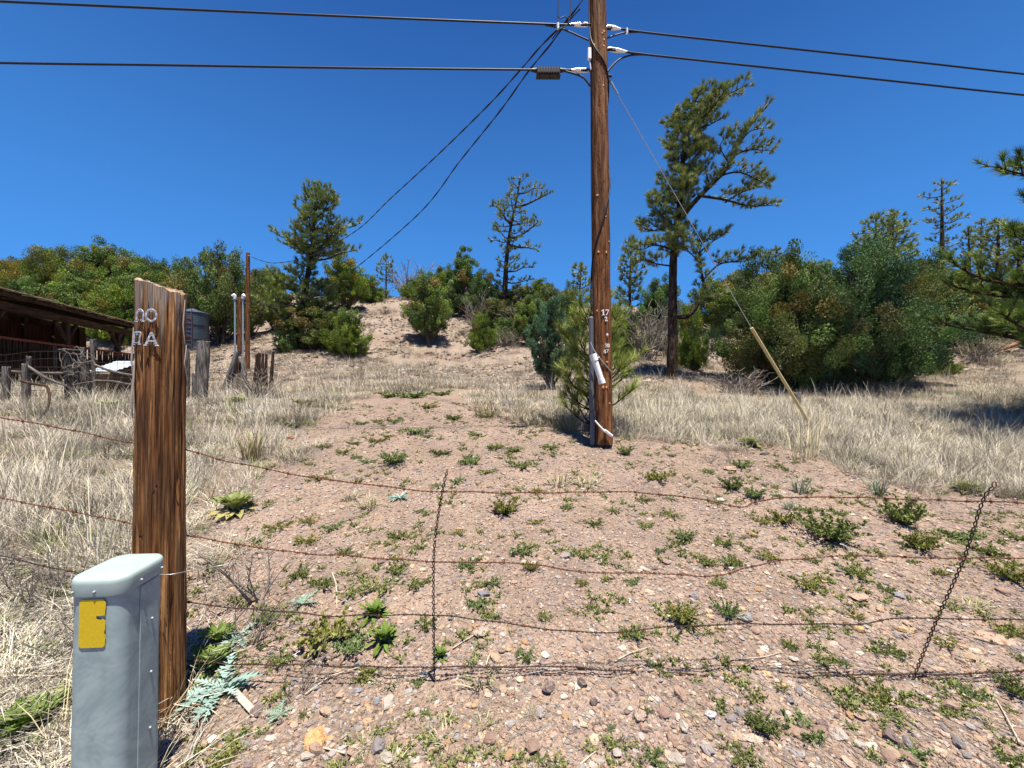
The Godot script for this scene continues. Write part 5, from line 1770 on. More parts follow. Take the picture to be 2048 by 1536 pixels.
# leafless grey brush
func brush(H: float, W: float, n: int, leaf: float, cols: Array) -> Array:
	var tb := MB.new()
	var nb := MB.new()
	nb.flat = true
	for k in n:
		var a := rf(0, TAU)
		var p := Vector3(rf(-0.15, 0.15) * W, -0.05, rf(-0.15, 0.15) * W)
		var d := Vector3(cos(a) * rf(0.2, 1.0), 1.0, sin(a) * rf(0.2, 1.0)).normalized()
		var l := H * rf(0.6, 1.05)
		var m := p + d * l * 0.5 + rdir() * 0.08 * H
		var e := p + d * l + Vector3(0, 0.05, 0) + rdir() * 0.1 * H
		tb.tube(PackedVector3Array([p, m, e]), PackedFloat32Array([0.014 * H, 0.009 * H, 0.004 * H]), 4, Color.WHITE, false)
		for s in 7:
			var q := m.lerp(e, rf(-0.6, 1.0))
			var t := q + (d + rdir() * 0.9).normalized() * H * rf(0.12, 0.3)
			tb.tube(PackedVector3Array([q, t]), PackedFloat32Array([0.006 * H, 0.003 * H]), 3, Color.WHITE, false)
			for g in int(leaf):
				var dd := rdir()
				nb.kite(t + rdir() * 0.07 * H, dd, dd.cross(rdir()).normalized(), Vector3.UP, 0.05 * H, 0.013 * H, cols[rng.randi() % cols.size()])
	var nm: ArrayMesh = nb.mesh(M.leaf) if nb.v.size() > 0 else null
	return [tb.mesh(M.twig), nm, H, W]

func place_tree(proto: Array, called: String, label: String, cat: String, u: float, d: float, vtop: float, width: float, tint: int, group: String) -> void:
	var at := at_depth(u, d)
	var h := P(u, vtop, d).y - at.y
	var root := thing(called, label, cat, at, group)
	root.rotation.y = rf(0, TAU)
	root.scale = Vector3(width / FOCAL * d / proto[3], h / proto[2], width / FOCAL * d / proto[3])
	part("trunk", proto[0], root)
	if proto[1]:
		var c := part("crown", proto[1], root)
		if tint >= 0:
			c.set_surface_override_material(0, M["leaf_%d" % tint])

func build_junipers() -> void:
	var tints := [Color(1.0, 1.0, 1.0), Color(1.18, 1.12, 0.75), Color(0.8, 0.92, 1.15), Color(0.78, 0.78, 0.78), Color(1.1, 0.92, 0.75)]
	for k in tints.size():
		var t: Color = tints[k]
		var mx := maxf(t.r, maxf(t.g, t.b))
		var m := vmat(0.75, Color(t.r / mx * 0.98, t.g / mx * 0.98, t.b / mx * 0.98), Color(0.55, 0.6, 0.3))
		M["leaf_%d" % k] = m
	var green := [Color(0.109, 0.174, 0.057), Color(0.141, 0.205, 0.065), Color(0.092, 0.146, 0.052), Color(0.167, 0.223, 0.081)]
	var blue := [Color(0.100, 0.168, 0.081), Color(0.128, 0.198, 0.097), Color(0.081, 0.138, 0.065), Color(0.141, 0.198, 0.086)]
	var lime := [Color(0.163, 0.235, 0.050), Color(0.201, 0.271, 0.065), Color(0.131, 0.185, 0.045)]
	var olive := [Color(0.124, 0.150, 0.057), Color(0.157, 0.178, 0.072), Color(0.097, 0.123, 0.050)]
	var big := juniper(5.2, 5.4, 0.03, 84, 380, 0.078, blue + green, 4, 0.85, 0.12)
	var big2 := juniper(5.0, 5.0, 0.03, 80, 380, 0.078, green + olive, 3, 0.95, 0.2)
	var egg := juniper(4.6, 3.6, 0.25, 54, 180, 0.10, green + lime, 2, 0.75, 0.12)
	var upright := juniper(3.2, 1.7, 0.2, 50, 190, 0.05, blue, 2, 0.5, 0.03)
	var bush := juniper(2.6, 2.8, 0.0, 50, 170, 0.08, lime + green, 3, 0.4, 0.05)
	var open := juniper(5.0, 5.4, 0.26, 50, 180, 0.125, olive + green, 3, 0.35, 0.2)
	var cone := juniper(5.0, 2.8, 0.05, 52, 155, 0.105, green, 1, 1.3, 0.08)
	var dark := juniper(4.5, 4.0, 0.15, 50, 175, 0.12, olive, 3, 0.5, 0.25)
	var gb := brush(2.0, 2.2, 34, 0.0, olive)
	var gb2 := brush(2.4, 2.4, 30, 2.0, olive)
	var g1 := "junipers on the slope"
	var g2 := "trees of the left wooded hill"
	var g3 := "large junipers on the right"
	var g4 := "brush on the slope"
	for e in [
		# proto, name, label, category, u, d, v of top, width in pixels, tint, group
		[egg, "juniper", "round lone juniper on the open slope with a dark shadow under it", 857, 28.0, 552, 100, 0, g1],
		[upright, "juniper", "narrow blue-green juniper with two thin trunks left of the utility pole", 1102, 14.0, 588, 92, 2, g1],
		[big2, "juniper", "large olive juniper left of its bluer neighbour, behind the yellow guy guard", 1562, 15.5, 512, 260, 0, g3],
		[big, "juniper", "largest blue-green juniper right of the yellow guy guard", 1738, 14.0, 496, 270, 2, g3],
		[dark, "juniper", "brownish juniper behind the right end of the large junipers", 1900, 19.0, 575, 170, 4, g3],
		[big2, "juniper", "tall olive juniper between the large junipers and the ridge pines", 1830, 23.0, 545, 200, 1, g3],
		[bush, "juniper_shrub", "small yellow-green shrub on the bank below the right junipers", 1884, 15.5, 712, 56, 1, g3],
		[bush, "juniper_shrub", "yellow-green juniper bush at the right foot of the bushy pine", 694, 22.0, 625, 90, 1, g1],
		[dark, "juniper_shrub", "dark juniper thicket behind the bushy pine's trunk", 642, 23.6, 618, 150, 3, g1],
		[cone, "juniper_shrub", "narrow dark juniper at the left foot of the bushy pine", 574, 22.5, 625, 48, 3, g1],
		[open, "juniper", "spreading olive juniper with dark trunks behind the conduit post", 440, 26.5, 508, 150, 0, g1],
		[open, "juniper", "low olive juniper touching the service pole from behind", 503, 28.5, 560, 80, 3, g1],
		[dark, "juniper", "grey-green juniper half hidden behind the timber post's right edge", 378, 27.0, 560, 60, 2, g1],
		[bush, "juniper", "bright green juniper seen through the barn porch", 240, 25.0, 582, 120, 1, g2],
		[egg, "juniper", "pale green juniper below the bright one in the porch gap", 205, 27.0, 630, 110, 0, g2],
		[egg, "juniper", "tallest rounded tree of the left hill", 205, 34.0, 490, 120, 0, g2],
		[big2, "juniper", "broad sunlit tree over the middle of the barn roof", 115, 33.0, 500, 150, 1, g2],
		[egg, "juniper", "olive tree over the left end of the barn roof", 45, 34.0, 520, 110, 4, g2],
		[dark, "juniper", "dull green tree at the far left edge of the hill", 0, 36.0, 528, 110, 3, g2],
		[egg, "juniper", "mid-green tree behind the barn roof, left of the timber post top", 165, 29.0, 552, 120, 0, g2],
		[bush, "juniper", "low tree right above the barn eave", 75, 26.0, 565, 130, 0, g2],
		[bush, "juniper", "low light tree above the right half of the barn eave", 215, 26.5, 590, 100, 1, g2],
		[egg, "juniper", "tree rising just left of the timber post top", 262, 32.0, 512, 100, 0, g2],
		[open, "juniper", "dark tree between the timber post top and the spreading juniper", 330, 33.0, 528, 110, 3, g2],
		[egg, "juniper", "green tree right behind the timber post top", 300, 28.0, 545, 120, 0, g2],
		[dark, "juniper", "small ridge tree far behind the timber post", 285, 42.0, 520, 80, 3, g2],
		[cone, "juniper", "pointed tree on the hill crest left of the spreading juniper", 372, 38.0, 520, 60, 0, g2],
		[dark, "juniper", "low crest tree left of the bushy pine", 530, 38.0, 540, 80, 3, g2],
		[egg, "juniper", "light green tree left of the bushy pine's trunk", 548, 30.0, 545, 70, 1, g2],
		[egg, "juniper", "round pale green tree right behind the bushy pine", 690, 40.0, 515, 100, 1, g1],
		[bush, "juniper", "low pale tree on the crest right of the round pale one", 738, 45.0, 555, 70, 0, g1],
		[bush, "juniper", "light green tree on the crest left of the round lone juniper", 835, 47.0, 560, 70, 1, g1],
		[egg, "juniper", "tree on the crest just right of the round lone juniper", 888, 42.0, 535, 80, 0, g1],
		[cone, "juniper", "tall pointed juniper left of the flat-topped pine", 930, 37.0, 497, 90, 0, g1],
		[egg, "juniper", "bluish juniper in front of the flat-topped pine's trunk", 972, 34.0, 545, 80, 2, g1],
		[bush, "juniper_shrub", "small lime juniper bush below the flat-topped pine", 963, 26.0, 632, 60, 1, g1],
		[dark, "juniper", "dark juniper at the foot of the flat-topped pine", 1040, 33.0, 575, 100, 3, g1],
		[egg, "juniper", "green juniper right of the flat-topped pine", 1080, 38.0, 560, 70, 1, g1],
		[dark, "juniper", "dull juniper behind the small lime juniper bush", 985, 31.0, 598, 64, 3, g1],
		[bush, "juniper_shrub", "olive shrub right of the small lime juniper bush", 1008, 28.5, 640, 66, 0, g1],
		[egg, "juniper", "dense green juniper low right of the flat-topped pine", 1064, 28.0, 592, 84, 0, g1],
		[dark, "juniper", "shaded juniper left behind the narrow blue-green one", 1100, 31.0, 572, 70, 3, g1],
		[egg, "juniper", "juniper peeping out left of the young pine", 1138, 24.0, 575, 60, 0, g1],
		[bush, "juniper", "low shrub between the young pine and the tall pine", 1240, 22.0, 620, 110, 0, g1],
		[egg, "juniper", "juniper behind the lower trunk of the tall pine", 1318, 26.0, 560, 100, 2, g1],
		[bush, "juniper_shrub", "light green shrub just right of the tall pine's trunk", 1382, 19.0, 620, 70, 1, g1],
		[egg, "juniper", "juniper behind the tall pine's right side", 1430, 30.0, 565, 120, 0, g1],
		[dark, "juniper", "dark crest juniper beyond the tall pine's lowest limb", 1480, 36.0, 545, 110, 3, g1],
		[egg, "juniper", "sunlit tree topping the two large right junipers from behind", 1640, 26.0, 530, 140, 1, g3],
		[dark, "juniper", "rusty-tinged crest tree left of the tallest ridge pine", 1838, 42.0, 520, 80, 4, g3],
		[egg, "juniper", "crest tree right of the tallest ridge pine", 1912, 38.0, 540, 70, 0, g3],
		[dark, "juniper", "shaded tree under the ridge pines near the right edge", 1960, 26.0, 570, 130, 3, g3],
		[big, "juniper", "dark spreading juniper low at the right edge", 2010, 21.0, 560, 150, 3, g3]]:
		place_tree(e[0], e[1], e[2], "juniper", e[3], e[4], e[5], e[6], e[7], e[8])
	for e in [
		[gb, "grey leafless brush on the crest above the open slope", 815, 50.0, 520, 80],
		[gb2, "bare scrub beside the little crest pine", 750, 48.0, 560, 60],
		[gb, "tall grey brush left of the flat-topped pine", 955, 31.0, 580, 70],
		[gb, "grey brush right of the flat-topped pine's foot", 1050, 30.0, 610, 80],
		[gb2, "thin brush beside the small lime juniper bush", 1010, 27.0, 650, 60],
		[gb, "grey dead brush between the young pine and the tall pine's trunk", 1290, 21.0, 600, 100],
		[gb2, "grey dead brush right behind the tall pine's trunk", 1335, 23.0, 610, 80],
		[gb, "dry brush under the right end of the large junipers", 1820, 15.5, 715, 90],
		[gb2, "dry scrub on the bank near the right edge", 1960, 16.5, 660, 90],
		[gb, "dead grey brush in the gap of the right trees", 1915, 21.0, 640, 80],
		[gb, "bare grey brush heap in front of the stump stack", 515, 10.2, 735, 110],
		[gb2, "small bare bush on the upper open slope", 725, 36.0, 640, 36],
		[gb2, "small twiggy bush near the crest of the open slope", 770, 40.0, 612, 30],
		[gb2, "dry bush right of the round lone juniper", 925, 30.0, 660, 26],
		[gb, "leafless tree behind the spreading olive juniper", 475, 34.0, 530, 80],
		[gb, "thorny dry brush behind the yellow guy guard's foot", 1480, 13.5, 735, 110]]:
		place_tree(e[0], "dry_brush", e[1], "brush", e[2], e[3], e[4], e[5], 0, g4)

# ---------------------------------------------------------------- stones

func rock_mesh(s: Vector3, sd: float, col: Color, facets: int, m: Material, rough := 0.35) -> ArrayMesh:
	var b := MB.new()
	b.flat = true
	var rows := facets
	var seg := facets * 2
	for k in rows + 1:
		var th := PI * k / rows
		for j in seg:
			var a := TAU * (j + 0.5 * (k % 2)) / seg
			var d := Vector3(sin(th) * cos(a), cos(th), sin(th) * sin(a))
			# a few cutting planes make it angular
			var r := 1.0 + rough * nz.get_noise_3d(d.x * 1.3 + sd, d.y * 1.3, d.z * 1.3) + rough * 0.4 * nz.get_noise_3d(d.x * 3.5, d.y * 3.5 + sd, d.z * 3.5)
			for q in 5:
				var pn := Vector3(sin(q * 2.1 + sd), cos(q * 1.3 + sd * 2.0) * 0.6, cos(q * 2.7 + sd * 1.7)).normalized()
				var dd := d.dot(pn)
				if dd > 0.3:
					r = minf(r, 0.72 / dd)
			b.v.append(Vector3(d.x * s.x, d.y * s.y, d.z * s.z) * r)
			var w := 1.0 + 0.12 * nz.get_noise_3d(d.x * 4.0 + sd, d.y * 4.0, d.z * 4.0)
			b.c.append(Color(col.r * w, col.g * w, col.b * w))
	for k in rows:
		for j in seg:
			var q0 := k * seg + j
			var q1 := k * seg + (j + 1) % seg
			b.i.append_array(PackedInt32Array([q0, q0 + seg, q1, q1, q0 + seg, q1 + seg]))
	return b.mesh(m)

func build_rocks() -> void:
	for e in [
		["broad orange-tan flat stone in the gravel near the bottom edge", 632, 1484, [0.062, 0.022, 0.06], Color(0.471, 0.289, 0.144), 1.0],
		["pinkish slab with a dark underside, right of the utility pole's foot", 1461, 940, [0.105, 0.032, 0.07], Color(0.380, 0.274, 0.213), 2.0],
		["square pinkish-grey stone casting a small shadow at the bottom", 1278, 1438, [0.038, 0.03, 0.03], Color(0.319, 0.251, 0.213), 3.0],
		["blue-grey stone right of the upright wire stay", 966, 1191, [0.045, 0.018, 0.032], Color(0.182, 0.190, 0.220), 4.0],
		["large pale flat stone right of the upright wire stay", 963, 1270, [0.06, 0.016, 0.045], Color(0.350, 0.289, 0.274), 5.0],
		["grey angular stone beside the bushy weed under the third wire", 1491, 1243, [0.05, 0.028, 0.035], Color(0.258, 0.266, 0.281), 6.0],
		["long pink half-buried stone right of the grey angular one", 1720, 1198, [0.085, 0.018, 0.05], Color(0.380, 0.274, 0.220), 7.0],
		["grey flat stone near the leaning wire stay", 1797, 1192, [0.045, 0.016, 0.04], Color(0.228, 0.228, 0.251), 8.0],
		["tan oval stone left of the leaning wire stay", 1718, 1263, [0.035, 0.02, 0.026], Color(0.426, 0.304, 0.167), 9.0],
		["yellowish long stone just left of the leaning wire stay", 1810, 1265, [0.055, 0.02, 0.03], Color(0.410, 0.304, 0.182), 10.0],
		["pale pink slab at the right edge under the third wire", 1990, 1282, [0.12, 0.018, 0.06], Color(0.395, 0.281, 0.228), 11.0],
		["round dark banded stone on the lowest wire's shadow", 1164, 1376, [0.03, 0.022, 0.025], Color(0.152, 0.129, 0.122), 12.0],
		["white-grey wedge stone near the bottom, right of centre", 1422, 1438, [0.035, 0.014, 0.024], Color(0.380, 0.380, 0.403), 13.0],
		["grey-brown block stone at the bottom, left of the long white slab", 1098, 1384, [0.04, 0.03, 0.03], Color(0.198, 0.160, 0.152), 14.0],
		["long whitish slab near the bottom, right of centre", 1505, 1484, [0.05, 0.014, 0.03], Color(0.426, 0.350, 0.304), 15.0],
		["dark stone by the weed near the bottom right", 1643, 1457, [0.03, 0.02, 0.025], Color(0.190, 0.144, 0.137), 16.0],
		["orange stone chip among grass at the left of the bare patch", 577, 876, [0.09, 0.03, 0.06], Color(0.426, 0.190, 0.091), 17.0],
		["dark grey stone below the yellow guy guard", 1528, 910, [0.06, 0.03, 0.05], Color(0.152, 0.144, 0.152), 18.0],
		["white round stone under the top wire, right part", 1443, 1004, [0.045, 0.025, 0.035], Color(0.456, 0.441, 0.418), 19.0],
		["cream stone under the second wire's knot", 1299, 1191, [0.038, 0.02, 0.03], Color(0.471, 0.410, 0.334), 20.0],
		["small grey stone in the wire shadows, left of the upright stay", 716, 1386, [0.03, 0.014, 0.02], Color(0.251, 0.251, 0.274), 21.0],
		["bluish upright stone chip below the wire shadows", 756, 1406, [0.022, 0.02, 0.016], Color(0.274, 0.281, 0.312), 22.0],
		["brown round stone left of the square pinkish-grey one", 1187, 1408, [0.024, 0.018, 0.02], Color(0.167, 0.129, 0.114), 23.0],
		["red-brown slab lying above the second wire at right", 1640, 1077, [0.075, 0.02, 0.045], Color(0.365, 0.236, 0.182), 24.0],
		["grey flat stone on the slope near the top wire", 1133, 1115, [0.05, 0.02, 0.035], Color(0.274, 0.243, 0.243), 25.0]]:
		var p := ground_at(e[1], e[2])
		var s := Vector3(e[3][0], e[3][1], e[3][2])
		var o := single("stone", e[0], "stone", rock_mesh(s, e[5], e[4] * 1.9, 9, M.stone), p + Vector3(0, s.y * 0.35, 0), "loose stones in the gravel")
		o.rotation.y = rf(-0.4, 0.4)
	# half-buried stones that belong to the ground itself
	var cols := [Color(0.380, 0.274, 0.220), Color(0.319, 0.228, 0.190), Color(0.258, 0.243, 0.251), Color(0.426, 0.334, 0.251), Color(0.456, 0.418, 0.380), Color(0.213, 0.167, 0.160), Color(0.410, 0.274, 0.167), Color(0.350, 0.319, 0.319)]
	var protos := []
	for k in 16:
		var c: Color = cols[k % cols.size()]
		protos.append(rock_mesh(Vector3(1.0, rf(0.38, 0.6), rf(0.6, 0.9)), 40.0 + k * 3.1, c * 1.9, 6, M.stone))
	for k in 290:
		var u := rf(380, 2060)
		var v := lerpf(1530, 960, pow(rng.randf(), 1.4))
		var p := ground_at(u, v)
		if bare(p.x, p.z) < 0.5:
			continue
		var o := part("stone", protos[rng.randi() % 16], ground, p)
		var s := lerpf(0.014, 0.045, pow(rng.randf(), 2.2))
		o.transform = Transform3D(Basis(Vector3.UP, rf(0, TAU)) * Basis(Vector3(1, 0, 0), rf(-0.25, 0.25)) * Basis.from_scale(Vector3(s, s, s)), p + Vector3(0, s * 0.18, 0))

func scatter(called: String, label: String, mesh: Mesh, xf: Array, cols: Array) -> void:
	var mm := MultiMesh.new()
	mm.transform_format = MultiMesh.TRANSFORM_3D
	mm.use_colors = true
	mm.mesh = mesh
	mm.instance_count = xf.size()
	for k in xf.size():
		mm.set_instance_transform(k, xf[k])
		mm.set_instance_color(k, cols[k])
	var o := MultiMeshInstance3D.new()
	o.name = numbered(called)
	o.multimesh = mm
	add_child(o)
	o.set_meta("kind", "stuff")
	o.set_meta("label", label)

func build_pebbles() -> void:
	var tones := [Color(0.343, 0.242, 0.195), Color(0.281, 0.195, 0.156), Color(0.234, 0.218, 0.226), Color(0.406, 0.312, 0.234), Color(0.468, 0.421, 0.374), Color(0.156, 0.117, 0.109), Color(0.390, 0.265, 0.156), Color(0.328, 0.296, 0.289), Color(0.374, 0.265, 0.218)]
	for vr in 4:
		var mesh := rock_mesh(Vector3(1.0, rf(0.4, 0.65), rf(0.6, 0.95)), 90.0 + vr * 7.0, Color.WHITE, 4, M.pebble)
		var xf := []
		var cols := []
		for k in 24000:
			var d := 1.45 + 7.5 * pow(rng.randf(), 1.25)
			var x := rf(-1.32, 1.34) * d
			var p := on_ground(x, -d)
			var g := bare(p.x, p.z)
			if rng.randf() > 0.12 + g:
				continue
			var s := lerpf(0.0035, 0.018, pow(rng.randf(), 3.6)) * (0.9 + d * 0.07)
			xf.append(Transform3D(Basis(Vector3.UP, rf(0, TAU)) * Basis(Vector3(1, 0, 0), rf(-0.4, 0.4)) * Basis.from_scale(Vector3(s, s, s)), p + Vector3(0, s * 0.15, 0)))
			var c: Color = tones[rng.randi() % tones.size()]
			c = c.lerp(Color(0.235, 0.18, 0.15), 0.4)
			var w := rf(0.75, 1.15)
			cols.append(Color(c.r * w, c.g * w, c.b * w))
		scatter("gravel", "small mixed gravel strewn over the bare soil", mesh, xf, cols)
	# flatter, larger chips, thinly spread
	var mesh3 := rock_mesh(Vector3(1.0, 0.35, 0.75), 131.0, Color.WHITE, 5, M.pebble)
	var xf3 := []
	var cols3 := []
	for k in 5200:
		var d := 1.45 + 8.5 * pow(rng.randf(), 1.1)
		var x := rf(-1.3, 1.34) * d
		var p := on_ground(x, -d)
		if rng.randf() > 0.1 + bare(x, -d):
			continue
		var s := lerpf(0.011, 0.034, pow(rng.randf(), 2.6))
		xf3.append(Transform3D(Basis(Vector3.UP, rf(0, TAU)) * Basis(Vector3(1, 0, 0), rf(-0.35, 0.35)) * Basis.from_scale(Vector3(s, s * rf(0.7, 1.5), s)), p + Vector3(0, s * 0.1, 0)))
		var c: Color = tones[rng.randi() % tones.size()]
		c = c.lerp(Color(0.25, 0.195, 0.165), 0.2)
		var w := rf(0.75, 1.1)
		cols3.append(Color(c.r * w, c.g * w, c.b * w))
	scatter("gravel", "flat stone chips strewn over the bare soil", mesh3, xf3, cols3)
	# flat scree chips and litter on the hillside
	var mesh2 := rock_mesh(Vector3(1.0, 0.4, 0.8), 150.0, Color.WHITE, 4, M.pebble)
	var xf2 := []
	var cols2 := []
	for k in 40000:
		var d := rf(15.0, 58.0)
		var u := rf(330, 1500) if rng.randf() < 0.8 else rf(1750, 2100)
		var p := at_depth(u, d)
		if nz.get_noise_2d(p.x * 0.25, p.z * 0.25) < -0.25:
			continue
		var s := lerpf(0.03, 0.2, pow(rng.randf(), 2.2))
		xf2.append(Transform3D(Basis(Vector3.UP, rf(0, TAU)) * Basis(Vector3(1, 0, 0), rf(-0.3, 0.3)) * Basis.from_scale(Vector3(s, s, s)), p))
		var c2: Color = [Color(0.32, 0.27, 0.24), Color(0.10, 0.08, 0.07), Color(0.28, 0.2, 0.155), Color(0.2, 0.17, 0.15), Color(0.36, 0.31, 0.27), Color(0.15, 0.115, 0.09)][rng.randi() % 6]
		cols2.append(c2)
	scatter("scree", "small scree and litter on the open hillside", mesh2, xf2, cols2)

# ---------------------------------------------------------------- plants

func broad_leaf(b: MB, p: Vector3, dir: Vector3, l: float, w: float, lift: float, col: Color, wavy: float) -> void:
	# a wide leaf that rises from the heart and arches over
	var side := dir.cross(Vector3.UP).normalized()
	var prev := []
	var n := 7
	var c := p
	for k in n + 1:
		var f := float(k) / n
		var e0 := lift + 0.15 - f * 0.75
		if k > 0:
			c += (dir * cos(e0) + Vector3.UP * sin(e0)) * l / n
		var ww := w * sin(PI * pow(clampf(f * 0.94 + 0.04, 0, 1), 0.8)) * 1.0
		var e := wavy * w * sin(f * 11.0 + l * 40.0)
		var row := [b.v.size(), b.v.size() + 1, b.v.size() + 2]
		b.v.append(c - side * ww + Vector3(0, ww * 0.35 + e, 0))
		b.v.append(c)
		b.v.append(c + side * ww + Vector3(0, ww * 0.35 - e, 0))
		for q in 3:
			b.c.append(col)
		if k > 0:
			for q in 2:
				b.i.append_array(PackedInt32Array([prev[q], row[q], prev[q + 1], prev[q + 1], row[q], row[q + 1]]))
		prev = row

func rosette(n: int, l: float, w: float, cols: Array, wavy: float, steep := 1.25, flat_ := 0.25) -> ArrayMesh:
	var b := MB.new()
	b.flat = true
	for k in n:
		var f := float(k) / n
		var a := k * 2.39996 + rf(-0.2, 0.2)
		var lift := lerpf(flat_, steep, f) if f > 0.2 else rf(0.2, 0.35)
		var ll := l * lerpf(1.0, 0.62, f) * rf(0.85, 1.15)
		var c: Color = cols[rng.randi() % cols.size()]
		if f < 0.22:
			c = cols[0]
		var q := rf(0.85, 1.15)
		broad_leaf(b, Vector3(cos(a) * 0.01, 0.0, sin(a) * 0.01), Vector3(cos(a), 0, sin(a)), ll, w * rf(0.8, 1.2), lift, Color(c.r * q, c.g * q, c.b * q), wavy)
	return b.mesh(M.leaf)

# deeply cut prickly leaves, waxy blue
func prickly(n: int, l: float, cols: Array) -> ArrayMesh:
	var b := MB.new()
	b.flat = true
	for k in n:
		var a := k * 2.39996 + rf(-0.3, 0.3)
		var dir := Vector3(cos(a), 0, sin(a))
		var side := dir.cross(Vector3.UP).normalized()
		var lift := rf(0.25, 0.9)
		var ll := l * rf(0.7, 1.15)
		var c: Color = cols[rng.randi() % cols.size()]
		var m := 8
		for j in m:
			var f0 := float(j) / m
			var f1 := float(j + 1) / m
			var c0 := dir * ll * f0 * cos(lift * (1.0 - f0 * 0.7)) + Vector3(0, ll * (sin(lift) * f0 - 0.35 * f0 * f0), 0)
			var c1 := dir * ll * f1 * cos(lift * (1.0 - f1 * 0.7)) + Vector3(0, ll * (sin(lift) * f1 - 0.35 * f1 * f1), 0)
			var w := ll * 0.19 * sin(PI * clampf(f1 * 0.85 + 0.1, 0, 1))
			for s in [-1.0, 1.0]:
				b.needle((c0 + c1) * 0.5, c1 + side * w * s + Vector3(0, w * rf(0.0, 0.6), 0) + dir * w * 0.3, (c1 - c0) * 0.55, c)
			b.needle((c0 + c1) * 0.5, c1, side * ll * 0.03, c)
	return b.mesh(M.leaf)

# sprawling sprig with small leaves
func sprig(stems: int, l: float, rise: float, leaf: float, per: int, cols: Array, stem_col: Color) -> ArrayMesh:
	var b := MB.new()
	b.flat = true
	for k in stems:
		var a := k * 2.39996 + rf(-0.6, 0.6)
		var ll := l * rf(0.45, 1.1)
		var d := Vector3(cos(a), rise * rf(0.4, 1.3), sin(a)).normalized()
		var p := Vector3(rf(-0.015, 0.015), 0, rf(-0.015, 0.015))
		var steps := 4
		var bend := Vector3(rf(-0.4, 0.4), rf(-0.1, 0.35), rf(-0.4, 0.4))
		for s in steps:
			var q := p + d * ll / steps
			if q.y < 0.004:
				q.y = 0.004
			var sd := d.cross(rdir()).normalized() * leaf * 0.07
			b.needle(p, q, sd, stem_col)
			for g in per:
				var ld := (d * 0.5 + rdir() + Vector3(0, 0.5, 0)).normalized()
				var c: Color = cols[rng.randi() % cols.size()]
				var w := rf(0.8, 1.2)
				var sd2 := ld.cross(rdir()).normalized()
				b.kite(p.lerp(q, rng.randf()), ld, sd2, sd2.cross(ld), leaf * rf(0.6, 1.25), leaf * rf(0.2, 0.34), Color(c.r * w, c.g * w, c.b * w))
			p = q
			d = (d + bend * 0.22).normalized()
	return b.mesh(M.leaf)

func grass_mesh(n: int, h: float, spread: float, w: float, lean: float, cols: Array, rad: float) -> ArrayMesh:
	var b := MB.new()
	b.flat = true
	for k in n:
		var a := rf(0, TAU)
		var r := rad * sqrt(rng.randf())
		var p := Vector3(cos(a) * r, -0.01, sin(a) * r)
		var a2 := a + rf(-1.2, 1.2)
		var out := Vector3(cos(a2), 0, sin(a2))
		var up := (Vector3.UP + out * spread * rf(0.1, 1.0)).normalized()
		var c: Color = cols[rng.randi() % cols.size()]
		var q := rf(0.8, 1.2)
		b.blade(p, up, out * lean * rf(0.2, 1.4) + Vector3(rf(-0.2, 0.2), rf(-0.3, 0.1), rf(-0.2, 0.2)), h * rf(0.45, 1.1), w * rf(0.7, 1.3), Color(c.r * q, c.g * q, c.b * q))
	return b.mesh(M.grass)

const SPRIG := [Color(0.165, 0.20, 0.066), Color(0.22, 0.24, 0.095), Color(0.125, 0.155, 0.055), Color(0.27, 0.265, 0.125)]
const LUSH := [Color(0.11, 0.165, 0.035), Color(0.145, 0.21, 0.045), Color(0.085, 0.13, 0.03)]

func plant(called: String, label: String, cat: String, mesh: Mesh, u: float, v: float, s: float, group := "", yaw := -1.0) -> MeshInstance3D:
	var o := single(called, label, cat, mesh, ground_at(u, v), group)
	o.rotation.y = rf(0, TAU) if yaw < 0.0 else yaw
	o.scale = Vector3(s, s, s)
	return o

